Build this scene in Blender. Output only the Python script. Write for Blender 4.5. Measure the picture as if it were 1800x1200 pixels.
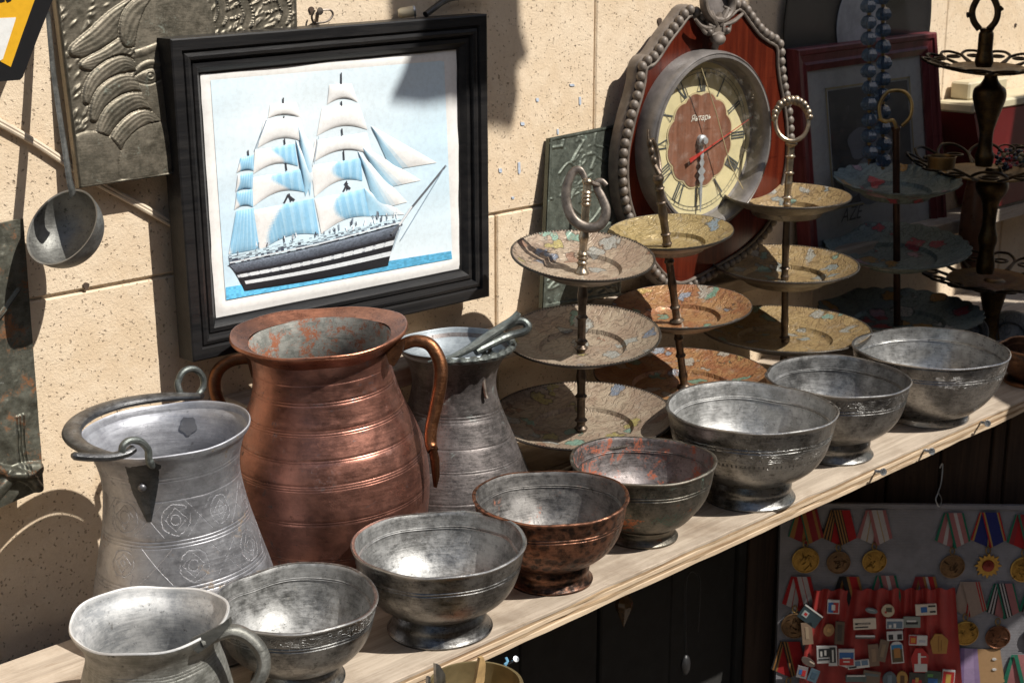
import bpy, math, random
import numpy as np
from mathutils import Vector, Matrix

for o in list(bpy.data.objects): bpy.data.objects.remove(o)
S = bpy.context.scene
COL = S.collection
rnd = random.Random(7)

# ------------------------------------------------------------------ camera
F = 2700.0                       # focal length in photo pixels (1800 wide)
PITCH = math.atan(750 / F)
CH = 0.62                        # camera height above the shelf top (z = 0)
CAM = Vector((0, 0, CH))
HD = Vector((math.cos(math.radians(45)), math.sin(math.radians(45)), 0))
FW = (HD * math.cos(PITCH) + Vector((0, 0, -math.sin(PITCH)))).normalized()
RT = Vector((HD.y, -HD.x, 0))
UP = RT.cross(FW)
cd = bpy.data.cameras.new('camera'); cam = bpy.data.objects.new('camera', cd); COL.objects.link(cam)
cd.sensor_width = 36; cd.lens = 36 * F / 1800; cd.clip_start = 0.05; cd.clip_end = 500
cam.matrix_world = Matrix.Translation(CAM) @ Matrix((RT, UP, -FW)).transposed().to_4x4()
S.camera = cam
cd.dof.use_dof = True; cd.dof.focus_distance = 1.45; cd.dof.aperture_fstop = 22

# ------------------------------------------------------------------ light
SUN = Vector((-0.215, 0.597, -0.772)).normalized()       # direction the light travels
w = bpy.data.worlds.new('World'); S.world = w; w.use_nodes = True
sky = w.node_tree.nodes.new('ShaderNodeTexSky'); sky.sky_type = 'NISHITA'; sky.sun_disc = False
sky.sun_elevation = math.asin(-SUN.z); sky.sun_rotation = math.atan2(-SUN.x, -SUN.y)
sky.air_density = 1.2; sky.dust_density = 1.5
bg = w.node_tree.nodes['Background']; bg.inputs[1].default_value = 0.07
w.node_tree.links.new(sky.outputs[0], bg.inputs[0])
sl = bpy.data.lights.new('sun', 'SUN'); sl.energy = 5.0; sl.angle = math.radians(0.5); sl.color = (1, 0.955, 0.88)
so = bpy.data.objects.new('sun', sl); COL.objects.link(so); so.rotation_euler = SUN.to_track_quat('-Z', 'Y').to_euler()
S.view_settings.view_transform = 'Standard'; S.view_settings.look = 'None'
S.view_settings.exposure = 0.3; S.view_settings.gamma = 1; S.view_settings.use_curve_mapping = False
S.render.engine = 'CYCLES'
S.cycles.max_bounces = 6; S.cycles.glossy_bounces = 4; S.cycles.transparent_max_bounces = 8

# ------------------------------------------------------------------ photo pixel -> point in the place
def ray(px, py): return FW * F + RT * (px - 900) - UP * (py - 600)
def onY(px, py, Y):  d = ray(px, py); return CAM + d * (Y / d.y)          # on a plane parallel to the wall
def onZ(px, py, z=0.): d = ray(px, py); return CAM + d * ((z - CH) / d.z)  # on a level plane
def onD(px, py, D):  return CAM + ray(px, py) * (D / F)                   # at a depth
def depth(p): return (Vector(p) - CAM).dot(FW)
def pxm(p): return depth(p) / F                                           # metres per photo pixel there

# ------------------------------------------------------------------ mesh builder
class G:
    def __init__(s): s.v = []; s.f = []; s.c = []; s.cur = (1, 1, 1)
    def V(s, p): s.v.append((p[0], p[1], p[2])); return len(s.v) - 1
    def Fc(s, *i): s.f.append(i); s.c.append(s.cur)
    def poly(s, pts): s.Fc(*[s.V(p) for p in pts])
    def col(s, c): s.cur = c; return s
    def grid(s, P, cu=False, cv=False):
        nu, nv = len(P), len(P[0]); b = len(s.v)
        for r in P:
            for p in r: s.V(p)
        for i in range(nu if cu else nu - 1):
            for j in range(nv if cv else nv - 1):
                a = b + i * nv + j; c = b + ((i + 1) % nu) * nv + j
                a2 = b + i * nv + (j + 1) % nv; c2 = b + ((i + 1) % nu) * nv + (j + 1) % nv
                s.Fc(a, c, c2, a2)
        return s
    def lathe(s, prof, c=(0, 0, 0), seg=96, axis=None, wob=0.0, zw=0.0, ph=0.0, capb=False):
        """prof: (r, z) pairs bottom-outside round to inside"""
        c = Vector(c); az = Vector(axis).normalized() if axis is not None else Vector((0, 0, 1))
        ref = Vector((1, 0, 0)) if abs(az.x) < .9 else Vector((0, 1, 0))
        ax = (ref - az * ref.dot(az)).normalized(); ay = az.cross(ax)
        H = max(z for r, z in prof) or 1
        P = []
        for k in range(seg):
            t = 2 * math.pi * k / seg
            wr = 1 + wob * (math.sin(2 * t + ph) + .6 * math.sin(3 * t + 2.1 * ph) + .35 * math.sin(5 * t + ph * 3.7))
            wz = zw * (math.sin(2 * t + 1.3 * ph) + .5 * math.sin(3 * t + ph) + .3 * math.sin(7 * t + 2 * ph))
            e = ax * math.cos(t) + ay * math.sin(t)
            P.append([c + e * (r * wr) + az * (z + wz * max(0, z / H) ** 2) for r, z in prof])
        s.grid(P, cu=True)
        return s
    def tube(s, pts, r, seg=10, flat=1.0, closed=False, fdir=None):
        pts = [Vector(p) for p in pts]; n = len(pts)
        rr = r if isinstance(r, (list, tuple)) else [r] * n
        P = []; up = None
        for i in range(n):
            if closed: t = pts[(i + 1) % n] - pts[i - 1]
            else: t = pts[min(i + 1, n - 1)] - pts[max(i - 1, 0)]
            if t.length < 1e-9: t = Vector((0, 0, 1))
            t.normalize()
            if fdir is not None: a = Vector(fdir); a = a - t * a.dot(t)
            elif up is None: a = Vector((0, 0, 1)) if abs(t.z) < .9 else Vector((1, 0, 0)); a = a - t * a.dot(t)
            else: a = up - t * up.dot(t)
            if a.length < 1e-6: a = t.orthogonal()
            a.normalize(); up = a; b = t.cross(a)
            P.append([pts[i] + a * (rr[i] * flat * math.cos(2 * math.pi * k / seg)) + b * (rr[i] * math.sin(2 * math.pi * k / seg)) for k in range(seg)])
        base = len(s.v)
        s.grid(P, cu=closed, cv=True)
        if not closed:
            s.Fc(*[base + k for k in range(seg)]); s.Fc(*[base + (n - 1) * seg + k for k in reversed(range(seg))])
        return s
    def box(s, c, e, ax=None, bev=0.0):
        """c centre, e full extents, ax three axes"""
        c = Vector(c); A = [Vector(a).normalized() for a in (ax or ((1, 0, 0), (0, 1, 0), (0, 0, 1)))]
        h = [x / 2 for x in e]
        if bev <= 0:
            i = [s.V(c + A[0] * (h[0] * sx) + A[1] * (h[1] * sy) + A[2] * (h[2] * sz)) for sx in (-1, 1) for sy in (-1, 1) for sz in (-1, 1)]
            for q in ((0, 1, 3, 2), (4, 6, 7, 5), (0, 4, 5, 1), (2, 3, 7, 6), (0, 2, 6, 4), (1, 5, 7, 3)): s.Fc(*[i[k] for k in q])
            return s
        # bevelled: chamfered box
        def P(sx, sy, sz, f):
            q = [h[0], h[1], h[2]]
            for k in range(3):
                if k != f: q[k] -= bev
            return c + A[0] * (q[0] * sx) + A[1] * (q[1] * sy) + A[2] * (q[2] * sz)
        idx = {}
        for sx in (-1, 1):
            for sy in (-1, 1):
                for sz in (-1, 1):
                    for f in range(3): idx[sx, sy, sz, f] = s.V(P(sx, sy, sz, f))
        for sg in (-1, 1):
            a = [(sg, -1, -1), (sg, 1, -1), (sg, 1, 1), (sg, -1, 1)]
            for f in range(3):
                q = [tuple(np.roll(t, f)) for t in a]
                q = [idx[int(t[0]), int(t[1]), int(t[2]), f] for t in q]
                s.Fc(*(q if sg > 0 else q[::-1]))
        for f in range(3):
            g, k = (f + 1) % 3, (f + 2) % 3
            for sg in (-1, 1):
                for sk in (-1, 1):
                    t1 = [0, 0, 0]; t2 = [0, 0, 0]
                    t1[f] = -1; t2[f] = 1; t1[g] = t2[g] = sg; t1[k] = t2[k] = sk
                    s.Fc(idx[(*t1, g)], idx[(*t2, g)], idx[(*t2, k)], idx[(*t1, k)])
        for sx in (-1, 1):
            for sy in (-1, 1):
                for sz in (-1, 1): s.Fc(*[idx[sx, sy, sz, f] for f in range(3)])
        return s
    def prism(s, pts, off):
        """closed outline pts (front), extruded by vector off"""
        off = Vector(off); n = len(pts)
        a = [s.V(p) for p in pts]; b = [s.V(Vector(p) + off) for p in pts]
        s.Fc(*a); s.Fc(*b[::-1])
        for i in range(n): s.Fc(a[i], b[i], b[(i + 1) % n], a[(i + 1) % n])
        return s
    def ball(s, c, r, seg=12, rings=8, sc=(1, 1, 1), ax=None):
        c = Vector(c); A = [Vector(a) for a in (ax or ((1, 0, 0), (0, 1, 0), (0, 0, 1)))]
        P = []
        for i in range(seg):
            t = 2 * math.pi * i / seg
            P.append([c + A[0] * (r * sc[0] * math.sin(p) * math.cos(t)) + A[1] * (r * sc[1] * math.sin(p) * math.sin(t)) + A[2] * (r * sc[2] * math.cos(p))
                      for p in [math.pi * (.02 + .96 * k / rings) for k in range(rings + 1)]])
        s.grid(P, cu=True); return s

def mk(name, g, m, parent=None, sharp=35, loc=None, label=None, cat=None, group=None, kind=None):
    me = bpy.data.meshes.new(name)
    po = ORG[parent.name] if parent is not None else Vector((0, 0, 0))
    off = Vector(loc) if loc is not None else po
    me.from_pydata([(v[0] - off[0], v[1] - off[1], v[2] - off[2]) for v in g.v], [], g.f)
    if any(c != (1, 1, 1) for c in g.c):
        at = me.color_attributes.new('Col', 'FLOAT_COLOR', 'CORNER')
        d = np.empty((len(me.loops), 4), np.float32); k = 0
        for f, c in zip(g.f, g.c):
            for vi in f:
                d[k] = (c[0], c[1], c[2], 1); k += 1
        at.data.foreach_set('color', d.ravel())
    me.polygons.foreach_set('use_smooth', [True] * len(me.polygons))
    me.validate(); me.update()
    me.set_sharp_from_angle(angle=math.radians(sharp))
    me.materials.append(m)
    o = bpy.data.objects.new(name, me); COL.objects.link(o)
    if parent is not None: o.parent = parent
    o.location = off - po; ORG[o.name] = off
    tag(o, label, cat, group, kind)
    return o
ORG = {}
def tag(o, label=None, cat=None, group=None, kind=None):
    if label: o['label'] = label
    if cat: o['category'] = cat
    if group: o['group'] = group
    if kind: o['kind'] = kind
    return o
def thing(name, loc, label, cat, group=None):
    o = bpy.data.objects.new(name, None); COL.objects.link(o); o.location = loc; o.empty_display_size = .02
    ORG[o.name] = Vector(loc)
    return tag(o, label, cat, group)
def bez(pts, n=8):
    """Catmull-Rom through points"""
    pts = [Vector(p) for p in pts]; out = []
    for i in range(len(pts) - 1):
        p0 = pts[max(i - 1, 0)]; p1 = pts[i]; p2 = pts[i + 1]; p3 = pts[min(i + 2, len(pts) - 1)]
        for k in range(n):
            t = k / n
            out.append(.5 * ((2 * p1) + (p2 - p0) * t + (2 * p0 - 5 * p1 + 4 * p2 - p3) * t * t + (3 * p1 - p0 - 3 * p2 + p3) * t ** 3))
    out.append(pts[-1]); return out
def lerp(a, b, t): return [x + (y - x) * t for x, y in zip(a, b)]
def smooth_prof(p, n=5):
    q = bez([(a, b, 0) for a, b in p], n); return [(max(v.x, 0.0003), v.y) for v in q]

# ------------------------------------------------------------------ materials
class MB:
    def __init__(s, name):
        s.m = bpy.data.materials.new(name); s.m.use_nodes = True; s.t = s.m.node_tree
        s.b = s.t.nodes['Principled BSDF']
    def n(s, ty, out=0, ins=None, **kw):
        nd = s.t.nodes.new('ShaderNode' + ty)
        for k, v in kw.items(): setattr(nd, k, v)
        for k, v in (ins or {}).items(): s.set(nd.inputs[k], v)
        s.last = nd
        return nd.outputs[out]
    def set(s, sock, v):
        if isinstance(v, bpy.types.NodeSocket): s.t.links.new(v, sock)
        elif isinstance(v, (tuple, list)) and len(v) == 3 and sock.type == 'RGBA': sock.default_value = (*v, 1)
        else: sock.default_value = v
    def obj(s): return s.n('TexCoord', 'Object')
    def map(s, v, sc=(1, 1, 1), loc=(0, 0, 0), rot=(0, 0, 0)): return s.n('Mapping', 0, {0: v, 1: loc, 2: rot, 3: sc})
    def noise(s, v, scale, detail=5, rough=.6, dist=0.): return s.n('TexNoise', 'Fac', {'Vector': v, 'Scale': scale, 'Detail': detail, 'Roughness': rough, 'Distortion': dist})
    def vor(s, v, scale, out='Distance', feature='F1', rand=1.): return s.n('TexVoronoi', out, {'Vector': v, 'Scale': scale, 'Randomness': rand}, feature=feature)
    def ramp(s, f, a, b): return s.n('MapRange', 0, {0: f, 1: a, 2: b, 3: 0., 4: 1.}, interpolation_type='SMOOTHSTEP')
    def mix(s, f, a, b):
        nd = s.t.nodes.new('ShaderNodeMix'); nd.data_type = 'RGBA'
        s.set(nd.inputs[0], f); s.set(nd.inputs[6], a); s.set(nd.inputs[7], b); return nd.outputs[2]
    def mul(s, f, a, b):
        nd = s.t.nodes.new('ShaderNodeMix'); nd.data_type = 'RGBA'; nd.blend_type = 'MULTIPLY'
        s.set(nd.inputs[0], f); s.set(nd.inputs[6], a); s.set(nd.inputs[7], b); return nd.outputs[2]
    def math(s, op, a, b=0.0, c=0.0): return s.n('Math', 0, {0: a, 1: b, 2: c}, operation=op)
    def fin(s, col=None, rough=None, metal=None, bump=None, bd=.002, bs=1.0, spec=None, **kw):
        if col is not None: s.set(s.b.inputs['Base Color'], col)
        if rough is not None: s.set(s.b.inputs['Roughness'], rough)
        if metal is not None: s.set(s.b.inputs['Metallic'], metal)
        if spec is not None: s.set(s.b.inputs['Specular IOR Level'], spec)
        if bump is not None: s.set(s.b.inputs['Normal'], s.n('Bump', 0, {'Height': bump, 'Distance': bd, 'Strength': bs}))
        for k, v in kw.items(): s.set(s.b.inputs[k.replace('_', ' ')], v)
        return s.m

def plain(name, col, rough=.5, metal=0., var=.25, scale=60, bd=.0006, **kw):
    m = MB(name); v = m.obj(); f = m.noise(v, scale, 6, .65)
    c = m.mix(m.ramp(f, .3, .7), tuple(x * (1 - var) for x in col), tuple(min(1, x * (1 + var)) for x in col))
    r = m.n('MapRange', 0, {0: f, 1: .3, 2: .7, 3: rough * .8, 4: min(1, rough * 1.2)})
    return m.fin(c, r, metal, f, bd, .6, **kw)

def vessel_metal(name, light, dark, stain=(.1, .12, .1), stain_at=.62, rough=.36, scale=22, metal=.9, band=None, hammer=None, seed=0.,
                 stain2=None, s2_at=.66, turn=1.0, dent=.5, edge=.8, motif=None, soft=.085, grime=.7):
    """old tinned or bare copper: turning marks, scratches, grime in the grooves, worn bright edges, coloured patina"""
    m = MB(name); v0 = m.obj(); v = m.map(v0, loc=(seed, seed * 1.7, seed * .6))
    big = m.noise(v, scale, 8, .72, .4); mid = m.noise(v, scale * 3.7, 8, .74); fine = m.noise(v, scale * 15, 5, .75)
    tm = m.noise(m.map(v0, (11, 11, 900)), 1.0, 3, .7)
    stk = m.noise(m.map(v, (1, 1, 9)), scale * 3.0, 8, .76, .3)
    tone = m.math('ADD', m.math('ADD', m.math('MULTIPLY', big, .42), m.math('MULTIPLY', mid, .22)), m.math('ADD', m.math('MULTIPLY', stk, .26 * max(turn, .4)), m.math('MULTIPLY', fine, .10)))
    cen = .5 * (.42 + .22 + .26 * max(turn, .4) + .10)
    col = m.mix(m.ramp(tone, cen - soft, cen + soft), dark, light)
    st = m.ramp(m.math('ADD', m.math('MULTIPLY', m.noise(m.map(v, loc=(3.1, 1.2, 7.7)), scale * 1.5, 9, .76, .6), .72), m.math('MULTIPLY', fine, .28)), stain_at - .035, stain_at + .035)
    col = m.mix(st, col, stain)
    mt = m.math('MULTIPLY', m.math('SUBTRACT', 1.0, m.math('MULTIPLY', st, .55)), metal)
    if stain2:
        s2 = m.ramp(m.math('ADD', m.math('MULTIPLY', m.noise(m.map(v, (1, 1, 2.2), (9.3, 4.1, 2.2)), scale * 1.2, 9, .76, .8), .72), m.math('MULTIPLY', fine, .28)), s2_at - .035, s2_at + .03)
        col = m.mix(s2, col, stain2)
    # specks of grime and fine scratches
    spk = m.ramp(m.noise(m.map(v, loc=(1.9, 8.8, 3.3)), scale * 8, 6, .8), .585, .66)
    col = m.mix(m.math('MULTIPLY', spk, grime), col, tuple(x * .45 for x in dark))
    scr = m.ramp(m.noise(m.map(v, (1, 1, 14), rot=(.25, .18, .4)), scale * 6, 3, .6), .66, .72)
    col = m.mix(m.math('MULTIPLY', scr, .45), col, tuple(min(1, x * 1.5) for x in light))
    pt = m.n('NewGeometry', 'Pointiness')
    col = m.mix(m.math('MULTIPLY', m.ramp(pt, .515, .58), edge), col, tuple(min(1, x * 1.35) for x in light))
    col = m.mix(m.math('MULTIPLY', m.ramp(pt, .488, .43), edge), col, tuple(x * .4 for x in dark))
    ht = m.math('ADD', m.math('MULTIPLY', fine, .16), m.math('ADD', m.math('ADD', m.math('MULTIPLY', tm, .08 * turn), m.math('MULTIPLY', stk, .12 * turn)), m.math('MULTIPLY', m.noise(v, scale * 2, 3, .5), dent)))
    if hammer:
        hv = m.vor(v0, hammer, 'Distance', 'SMOOTH_F1'); dk = m.ramp(hv, .26, .46)
        col = m.mix(m.math('MULTIPLY', m.math('MULTIPLY', m.math('SUBTRACT', 1.0, dk), m.ramp(mid, .36, .56)), .8), col, dark)
        ht = m.math('ADD', ht, m.math('MULTIPLY', hv, .9))
    if band:
        m.n('SeparateXYZ', 0, {0: v0}); z = m.last.outputs[2]; x, y = m.last.outputs[0], m.last.outputs[1]
        ang = m.math('ARCTAN2', m.math('SUBTRACT', x, y), m.math('MULTIPLY', m.math('ADD', x, y), -1.0))
        cv = m.n('CombineXYZ', 0, {0: m.math('MULTIPLY', ang, .08), 1: z, 2: 0.0})
        msk = m.math('MULTIPLY', m.math('GREATER_THAN', z, band[0]), m.math('LESS_THAN', z, band[1]))
        wv = m.n('TexWave', 'Fac', {'Vector': cv, 'Scale': band[2], 'Distortion': 14., 'Detail': 1.5, 'Detail Scale': 1.4}, wave_type='RINGS')
        ln = m.math('MULTIPLY', m.ramp(m.math('ABSOLUTE', m.math('SUBTRACT', wv, .5)), .13, .03), msk)
        if len(band) > 4:      # row of punched ticks below the border
            tk = m.math('MULTIPLY', m.math('GREATER_THAN', m.math('SINE', m.math('MULTIPLY', ang, 110.)), .45), m.math('MULTIPLY', m.math('GREATER_THAN', z, band[0] - .0065), m.math('LESS_THAN', z, band[0] - .003)))
            tk = m.math('MULTIPLY', tk, m.ramp(mid, .40, .52)); ln = m.math('MAXIMUM', ln, tk)
        ln = m.math('MULTIPLY', ln, m.ramp(stk, .35, .50))
        col = m.mix(m.math('MULTIPLY', ln, .8), col, band[3])
        ht = m.math('SUBTRACT', ht, m.math('MULTIPLY', ln, .5))
    if motif:                  # engraved rosettes and lozenges between two heights
        m.n('SeparateXYZ', 0, {0: v0}); z = m.last.outputs[2]; x, y = m.last.outputs[0], m.last.outputs[1]
        ang = m.math('ARCTAN2', m.math('SUBTRACT', x, y), m.math('MULTIPLY', m.math('ADD', x, y), -1.0)); acc = None
        for z0, z1, cells in motif:
            fx = m.math('SUBTRACT', m.math('FRACT', m.math('MULTIPLY', m.math('ADD', ang, 10.), cells / (2 * math.pi))), .5)
            fz = m.math('DIVIDE', m.math('SUBTRACT', z, (z0 + z1) / 2), z1 - z0); asp = 2 * math.pi * .07 / cells / (z1 - z0)
            fa = m.math('MULTIPLY', fx, asp); wob = m.math('MULTIPLY', m.math('SUBTRACT', big, .5), .5)
            rr = m.math('ADD', m.math('SQRT', m.math('ADD', m.math('MULTIPLY', fa, fa), m.math('MULTIPLY', fz, fz))), wob)
            dm = m.math('ADD', m.math('ADD', m.math('ABSOLUTE', fa), m.math('ABSOLUTE', fz)), wob)
            l1 = m.ramp(m.math('ABSOLUTE', m.math('SUBTRACT', rr, .40)), .022, .008); l2 = m.ramp(m.math('ABSOLUTE', m.math('SUBTRACT', dm, .30)), .02, .008); l3 = m.ramp(m.math('ABSOLUTE', m.math('SUBTRACT', rr, .12)), .02, .008)
            l4 = m.ramp(m.math('ABSOLUTE', m.math('SUBTRACT', m.math('ABSOLUTE', fz), m.math('MULTIPLY', m.math('SUBTRACT', .5 * asp, m.math('ABSOLUTE', fa)), 1.1))), .02, .008)
            q = m.math('MAXIMUM', m.math('MAXIMUM', l1, l2), m.math('MAXIMUM', l3, l4))
            q = m.math('MULTIPLY', q, m.math('LESS_THAN', m.math('ABSOLUTE', fz), .48)); acc = q if acc is None else m.math('MAXIMUM', acc, q)
        acc = m.math('MULTIPLY', acc, m.math('MULTIPLY', m.ramp(stk, .36, .54), m.ramp(mid, .38, .5)))
        col = m.mix(m.math('MULTIPLY', acc, .24), col, tuple(min(1, x * 1.6) for x in light)); ht = m.math('SUBTRACT', ht, m.math('MULTIPLY', acc, .5))
    rg = m.n('MapRange', 0, {0: m.math('ADD', m.math('MULTIPLY', mid, .5), m.math('MULTIPLY', stk, .5)), 1: .35, 2: .65, 3: rough * .65, 4: min(1, rough * 1.5)})
    rg = m.math('MINIMUM', 1.0, m.math('ADD', rg, m.math('MULTIPLY', m.math('MAXIMUM', st, spk), .25)))
    return m.fin(col, rg, mt, ht, .0014, .8)

def enamel(name, base, base2, patches, seed, rough=.5, patch_at=.55, psc=40.):
    """worn enamelled tray: dense chased scrolls and scattered coloured leaves with dark outlines"""
    m = MB(name); v0 = m.obj(); v = m.map(v0, loc=(seed, seed * .37, 0))
    n = m.noise(v, 30, 8, .74, .5); fine = m.noise(v, 300, 5, .75); mid = m.noise(v, 110, 7, .75)
    col = m.mix(m.ramp(n, .42, .58), base, base2)
    def scroll(sc, loc):
        wv = m.n('TexWave', 'Fac', {'Vector': m.map(v, loc=loc), 'Scale': sc, 'Distortion': 7., 'Detail': 2.0, 'Detail Scale': 2.6, 'Detail Roughness': .55}, wave_type='RINGS')
        return m.ramp(m.math('ABSOLUTE', m.math('SUBTRACT', wv, .5)), .24, .05)
    ln = m.math('MAXIMUM', scroll(15., (0, 0, 0)), m.math('MULTIPLY', scroll(27., (.3, .7, 0)), .8))
    wc = m.n('TexNoise', 'Color', {'Vector': v, 'Scale': 60., 'Detail': 3.})
    wp = m.n('VectorMath', 0, {0: v, 1: m.n('VectorMath', 0, {0: wc, 'Scale': .034}, operation='SCALE')}, operation='ADD')
    m.n('TexVoronoi', 'Color', {'Vector': wp, 'Scale': psc}); vn = m.last; vc = vn.outputs['Color']; vd = vn.outputs['Distance']
    m.n('SeparateColor', 0, {0: vc}); pick, hue = m.last.outputs[0], m.last.outputs[1]
    rp = m.t.nodes.new('ShaderNodeValToRGB'); rp.color_ramp.interpolation = 'CONSTANT'
    el = rp.color_ramp.elements
    while len(el) < len(patches): el.new(.5)
    for i, c in enumerate(patches): el[i].position = i / len(patches); el[i].color = (*c, 1)
    m.set(rp.inputs[0], hue)
    on = m.math('GREATER_THAN', pick, patch_at)
    pm = m.math('MULTIPLY', on, m.ramp(vd, .47, .42))
    ol = m.math('MULTIPLY', on, m.math('MULTIPLY', m.ramp(vd, .40, .45), m.ramp(vd, .52, .47)))
    vein = m.ramp(m.math('ABSOLUTE', m.math('SUBTRACT', m.math('FRACT', m.math('MULTIPLY', vd, 9.)), .5)), .2, .05)
    pm = m.math('MULTIPLY', pm, m.ramp(mid, .34, .46))
    dkc = tuple(x * .25 for x in base2)
    col = m.mix(m.math('MULTIPLY', ln, .42), col, dkc)
    col = m.mix(m.math('MULTIPLY', pm, .9), col, m.mix(m.math('MULTIPLY', vein, .5), rp.outputs[0], dkc))
    col = m.mix(m.math('MULTIPLY', ol, .8), col, dkc)
    col = m.mix(m.math('MULTIPLY', m.ramp(m.noise(v, 55, 9, .78), .54, .66), .55), col, (.30, .265, .22))
    col = m.mix(m.math('MULTIPLY', m.ramp(fine, .58, .66), .6), col, dkc)
    pt = m.n('NewGeometry', 'Pointiness'); col = m.mix(m.math('MULTIPLY', m.ramp(pt, .49, .44), .7), col, dkc); col = m.mix(m.math('MULTIPLY', m.ramp(pt, .52, .57), .6), col, (.42, .38, .31))
    ht = m.math('SUBTRACT', m.math('MULTIPLY', fine, .25), m.math('MULTIPLY', ln, .7))
    rg = m.n('MapRange', 0, {0: mid, 1: .3, 2: .7, 3: rough * .7, 4: rough * 1.35})
    return m.fin(col, rg, .22, ht, .0008, .6)

def stone():
    m = MB('limestone'); v = m.n('NewGeometry', 'Position')
    a = m.noise(v, 5, 6, .6); b = m.noise(v, 45, 6, .65); g = m.noise(v, 420, 4, .75)
    col = m.mix(m.ramp(a, .35, .65), (.66, .515, .355), (.72, .585, .43))
    col = m.mix(m.math('MULTIPLY', m.ramp(b, .42, .66), .5), col, (.78, .65, .49))
    pv = m.n('VectorMath', 0, {0: v, 1: m.n('VectorMath', 0, {0: m.n('TexNoise', 'Color', {'Vector': v, 'Scale': 260.}), 'Scale': .006}, operation='SCALE')}, operation='ADD')
    pd = m.vor(pv, 270); pr = m.vor(pv, 270, 'Color'); sp = m.n('SeparateColor', 0, {0: pr}); big = m.last.outputs[0]
    pit = m.math('MULTIPLY', m.ramp(pd, .30, .20), m.math('GREATER_THAN', big, .66))
    pd2 = m.vor(m.map(pv, loc=(2, 5, 1)), 70); pr2 = m.vor(m.map(pv, loc=(2, 5, 1)), 70, 'Color'); sp = m.n('SeparateColor', 0, {0: pr2}); big2 = m.last.outputs[0]
    pit2 = m.math('MULTIPLY', m.ramp(pd2, .15, .08), m.math('GREATER_THAN', big2, .86))
    pit = m.math('MAXIMUM', pit, pit2)
    col = m.mix(m.math('MULTIPLY', m.ramp(g, .48, .78), .28), col, (.46, .34, .22))
    col = m.mix(m.math('MULTIPLY', pit, .5), col, (.16, .10, .06))
    ht = m.math('SUBTRACT', m.math('ADD', m.math('MULTIPLY', g, .5), m.math('MULTIPLY', b, .5)), m.math('MULTIPLY', pit, 1.1))
    return m.fin(col, .95, 0., ht, .0022, .9, spec=.2)

def wood(name, c1, c2, axis='x', scale=1., rough=.7, bd=.0008, dirt=.35):
    m = MB(name); v = m.n('NewGeometry', 'Position') if axis != 'o' else m.obj()
    sc = {'x': (1.6, 26, 26), 'z': (26, 26, 1.6), 'o': (26, 26, 1.6)}[axis]
    f = m.noise(m.map(v, tuple(k * scale for k in sc)), 3.0, 7, .68, .8); g = m.noise(v, 9, 6, .65); h = m.noise(m.map(v, tuple(k * scale * 6 for k in sc)), 3, 4, .7)
    col = m.mix(m.ramp(f, .36, .64), c1, c2)
    col = m.mul(m.math('MULTIPLY', m.ramp(h, .5, .75), .45), col, (.55, .47, .38))
    col = m.mul(m.math('MULTIPLY', m.ramp(g, .45, .7), dirt), col, (.55, .5, .45))
    sp_ = m.ramp(m.noise(m.map(v, (1, 1.6, 1.6)), 60, 6, .8), .62, .70); col = m.mul(m.math('MULTIPLY', sp_, .7), col, (.42, .34, .27))
    lg_ = m.ramp(m.noise(m.map(v, (.5, 5, 5)), 26, 5, .7), .60, .68); col = m.mul(m.math('MULTIPLY', lg_, .5), col, (.5, .42, .34))
    return m.fin(col, rough, 0., m.math('ADD', m.math('MULTIPLY', f, .6), m.math('MULTIPLY', h, .5)), bd, .7, spec=.25)

def vcol(name, rough=.55, metal=0., bump=True, spec=.4):
    m = MB(name); c = m.n('VertexColor', 0, layer_name='Col')
    f = m.noise(m.obj(), 160, 5, .7)
    col = m.mul(m.math('MULTIPLY', m.ramp(f, .4, .7), .3), c, (.72, .70, .68))
    return m.fin(col, rough, metal, f if bump else None, .0003, .6, spec=spec)

M = {}
M['stone'] = stone()
M['mortar'] = plain('mortar', (.62, .57, .50), .95, 0, .3, 90)
M['ply'] = wood('plywood_face', (.37, .305, .24), (.50, .42, .335), 'x', 1.0, .8, .0012, .8)
M['ply_core'] = wood('plywood_core', (.27, .18, .105), (.40, .29, .18), 'x', 1.6, .85)
M['ply_pale'] = wood('plywood_pale', (.46, .35, .24), (.56, .44, .31), 'x', 1.6, .8)
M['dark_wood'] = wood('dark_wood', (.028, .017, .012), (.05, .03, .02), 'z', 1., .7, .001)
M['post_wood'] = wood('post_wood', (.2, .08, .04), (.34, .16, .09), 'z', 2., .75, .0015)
M['void'] = plain('shade_black_board', (.012, .011, .010), .9, 0, .3, 30)  # near black: deep shade below the shelf put into the colour
M['ground'] = plain('paving', (.17, .145, .12), .9, 0, .3, 6)
M['tin'] = vessel_metal('tinned_copper', (.55, .55, .55), (.22, .22, .22), (.11, .11, .105), .63, .36, seed=1.3)
M['black_paint'] = plain('black_lacquer', (.012, .012, .013), .42, 0, .5, 90, .0006)
M['iron'] = plain('dark_iron', (.16, .135, .115), .48, .8, .35, 90)
M['steel'] = plain('zinc_steel', (.42, .44, .46), .35, 1., .3, 120)
M['brass'] = plain('old_brass', (.30, .20, .075), .38, .95, .45, 60)
M['print'] = vcol('printed_sheet', .5)
M['vcol'] = vcol('coloured_cloth', .85, 0, True, .2)
M['pin'] = vcol('enamel_pin', .32, .25)

# ================================================================== SETTING
WY = 1.26                         # wall face
GZ = -0.95                        # ground below the shelf
g = G(); g.poly([(-60, -60, GZ), (60, -60, GZ), (60, 60, GZ), (-60, 60, GZ)])
mk('ground', g, M['ground'], kind='structure')

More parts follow.
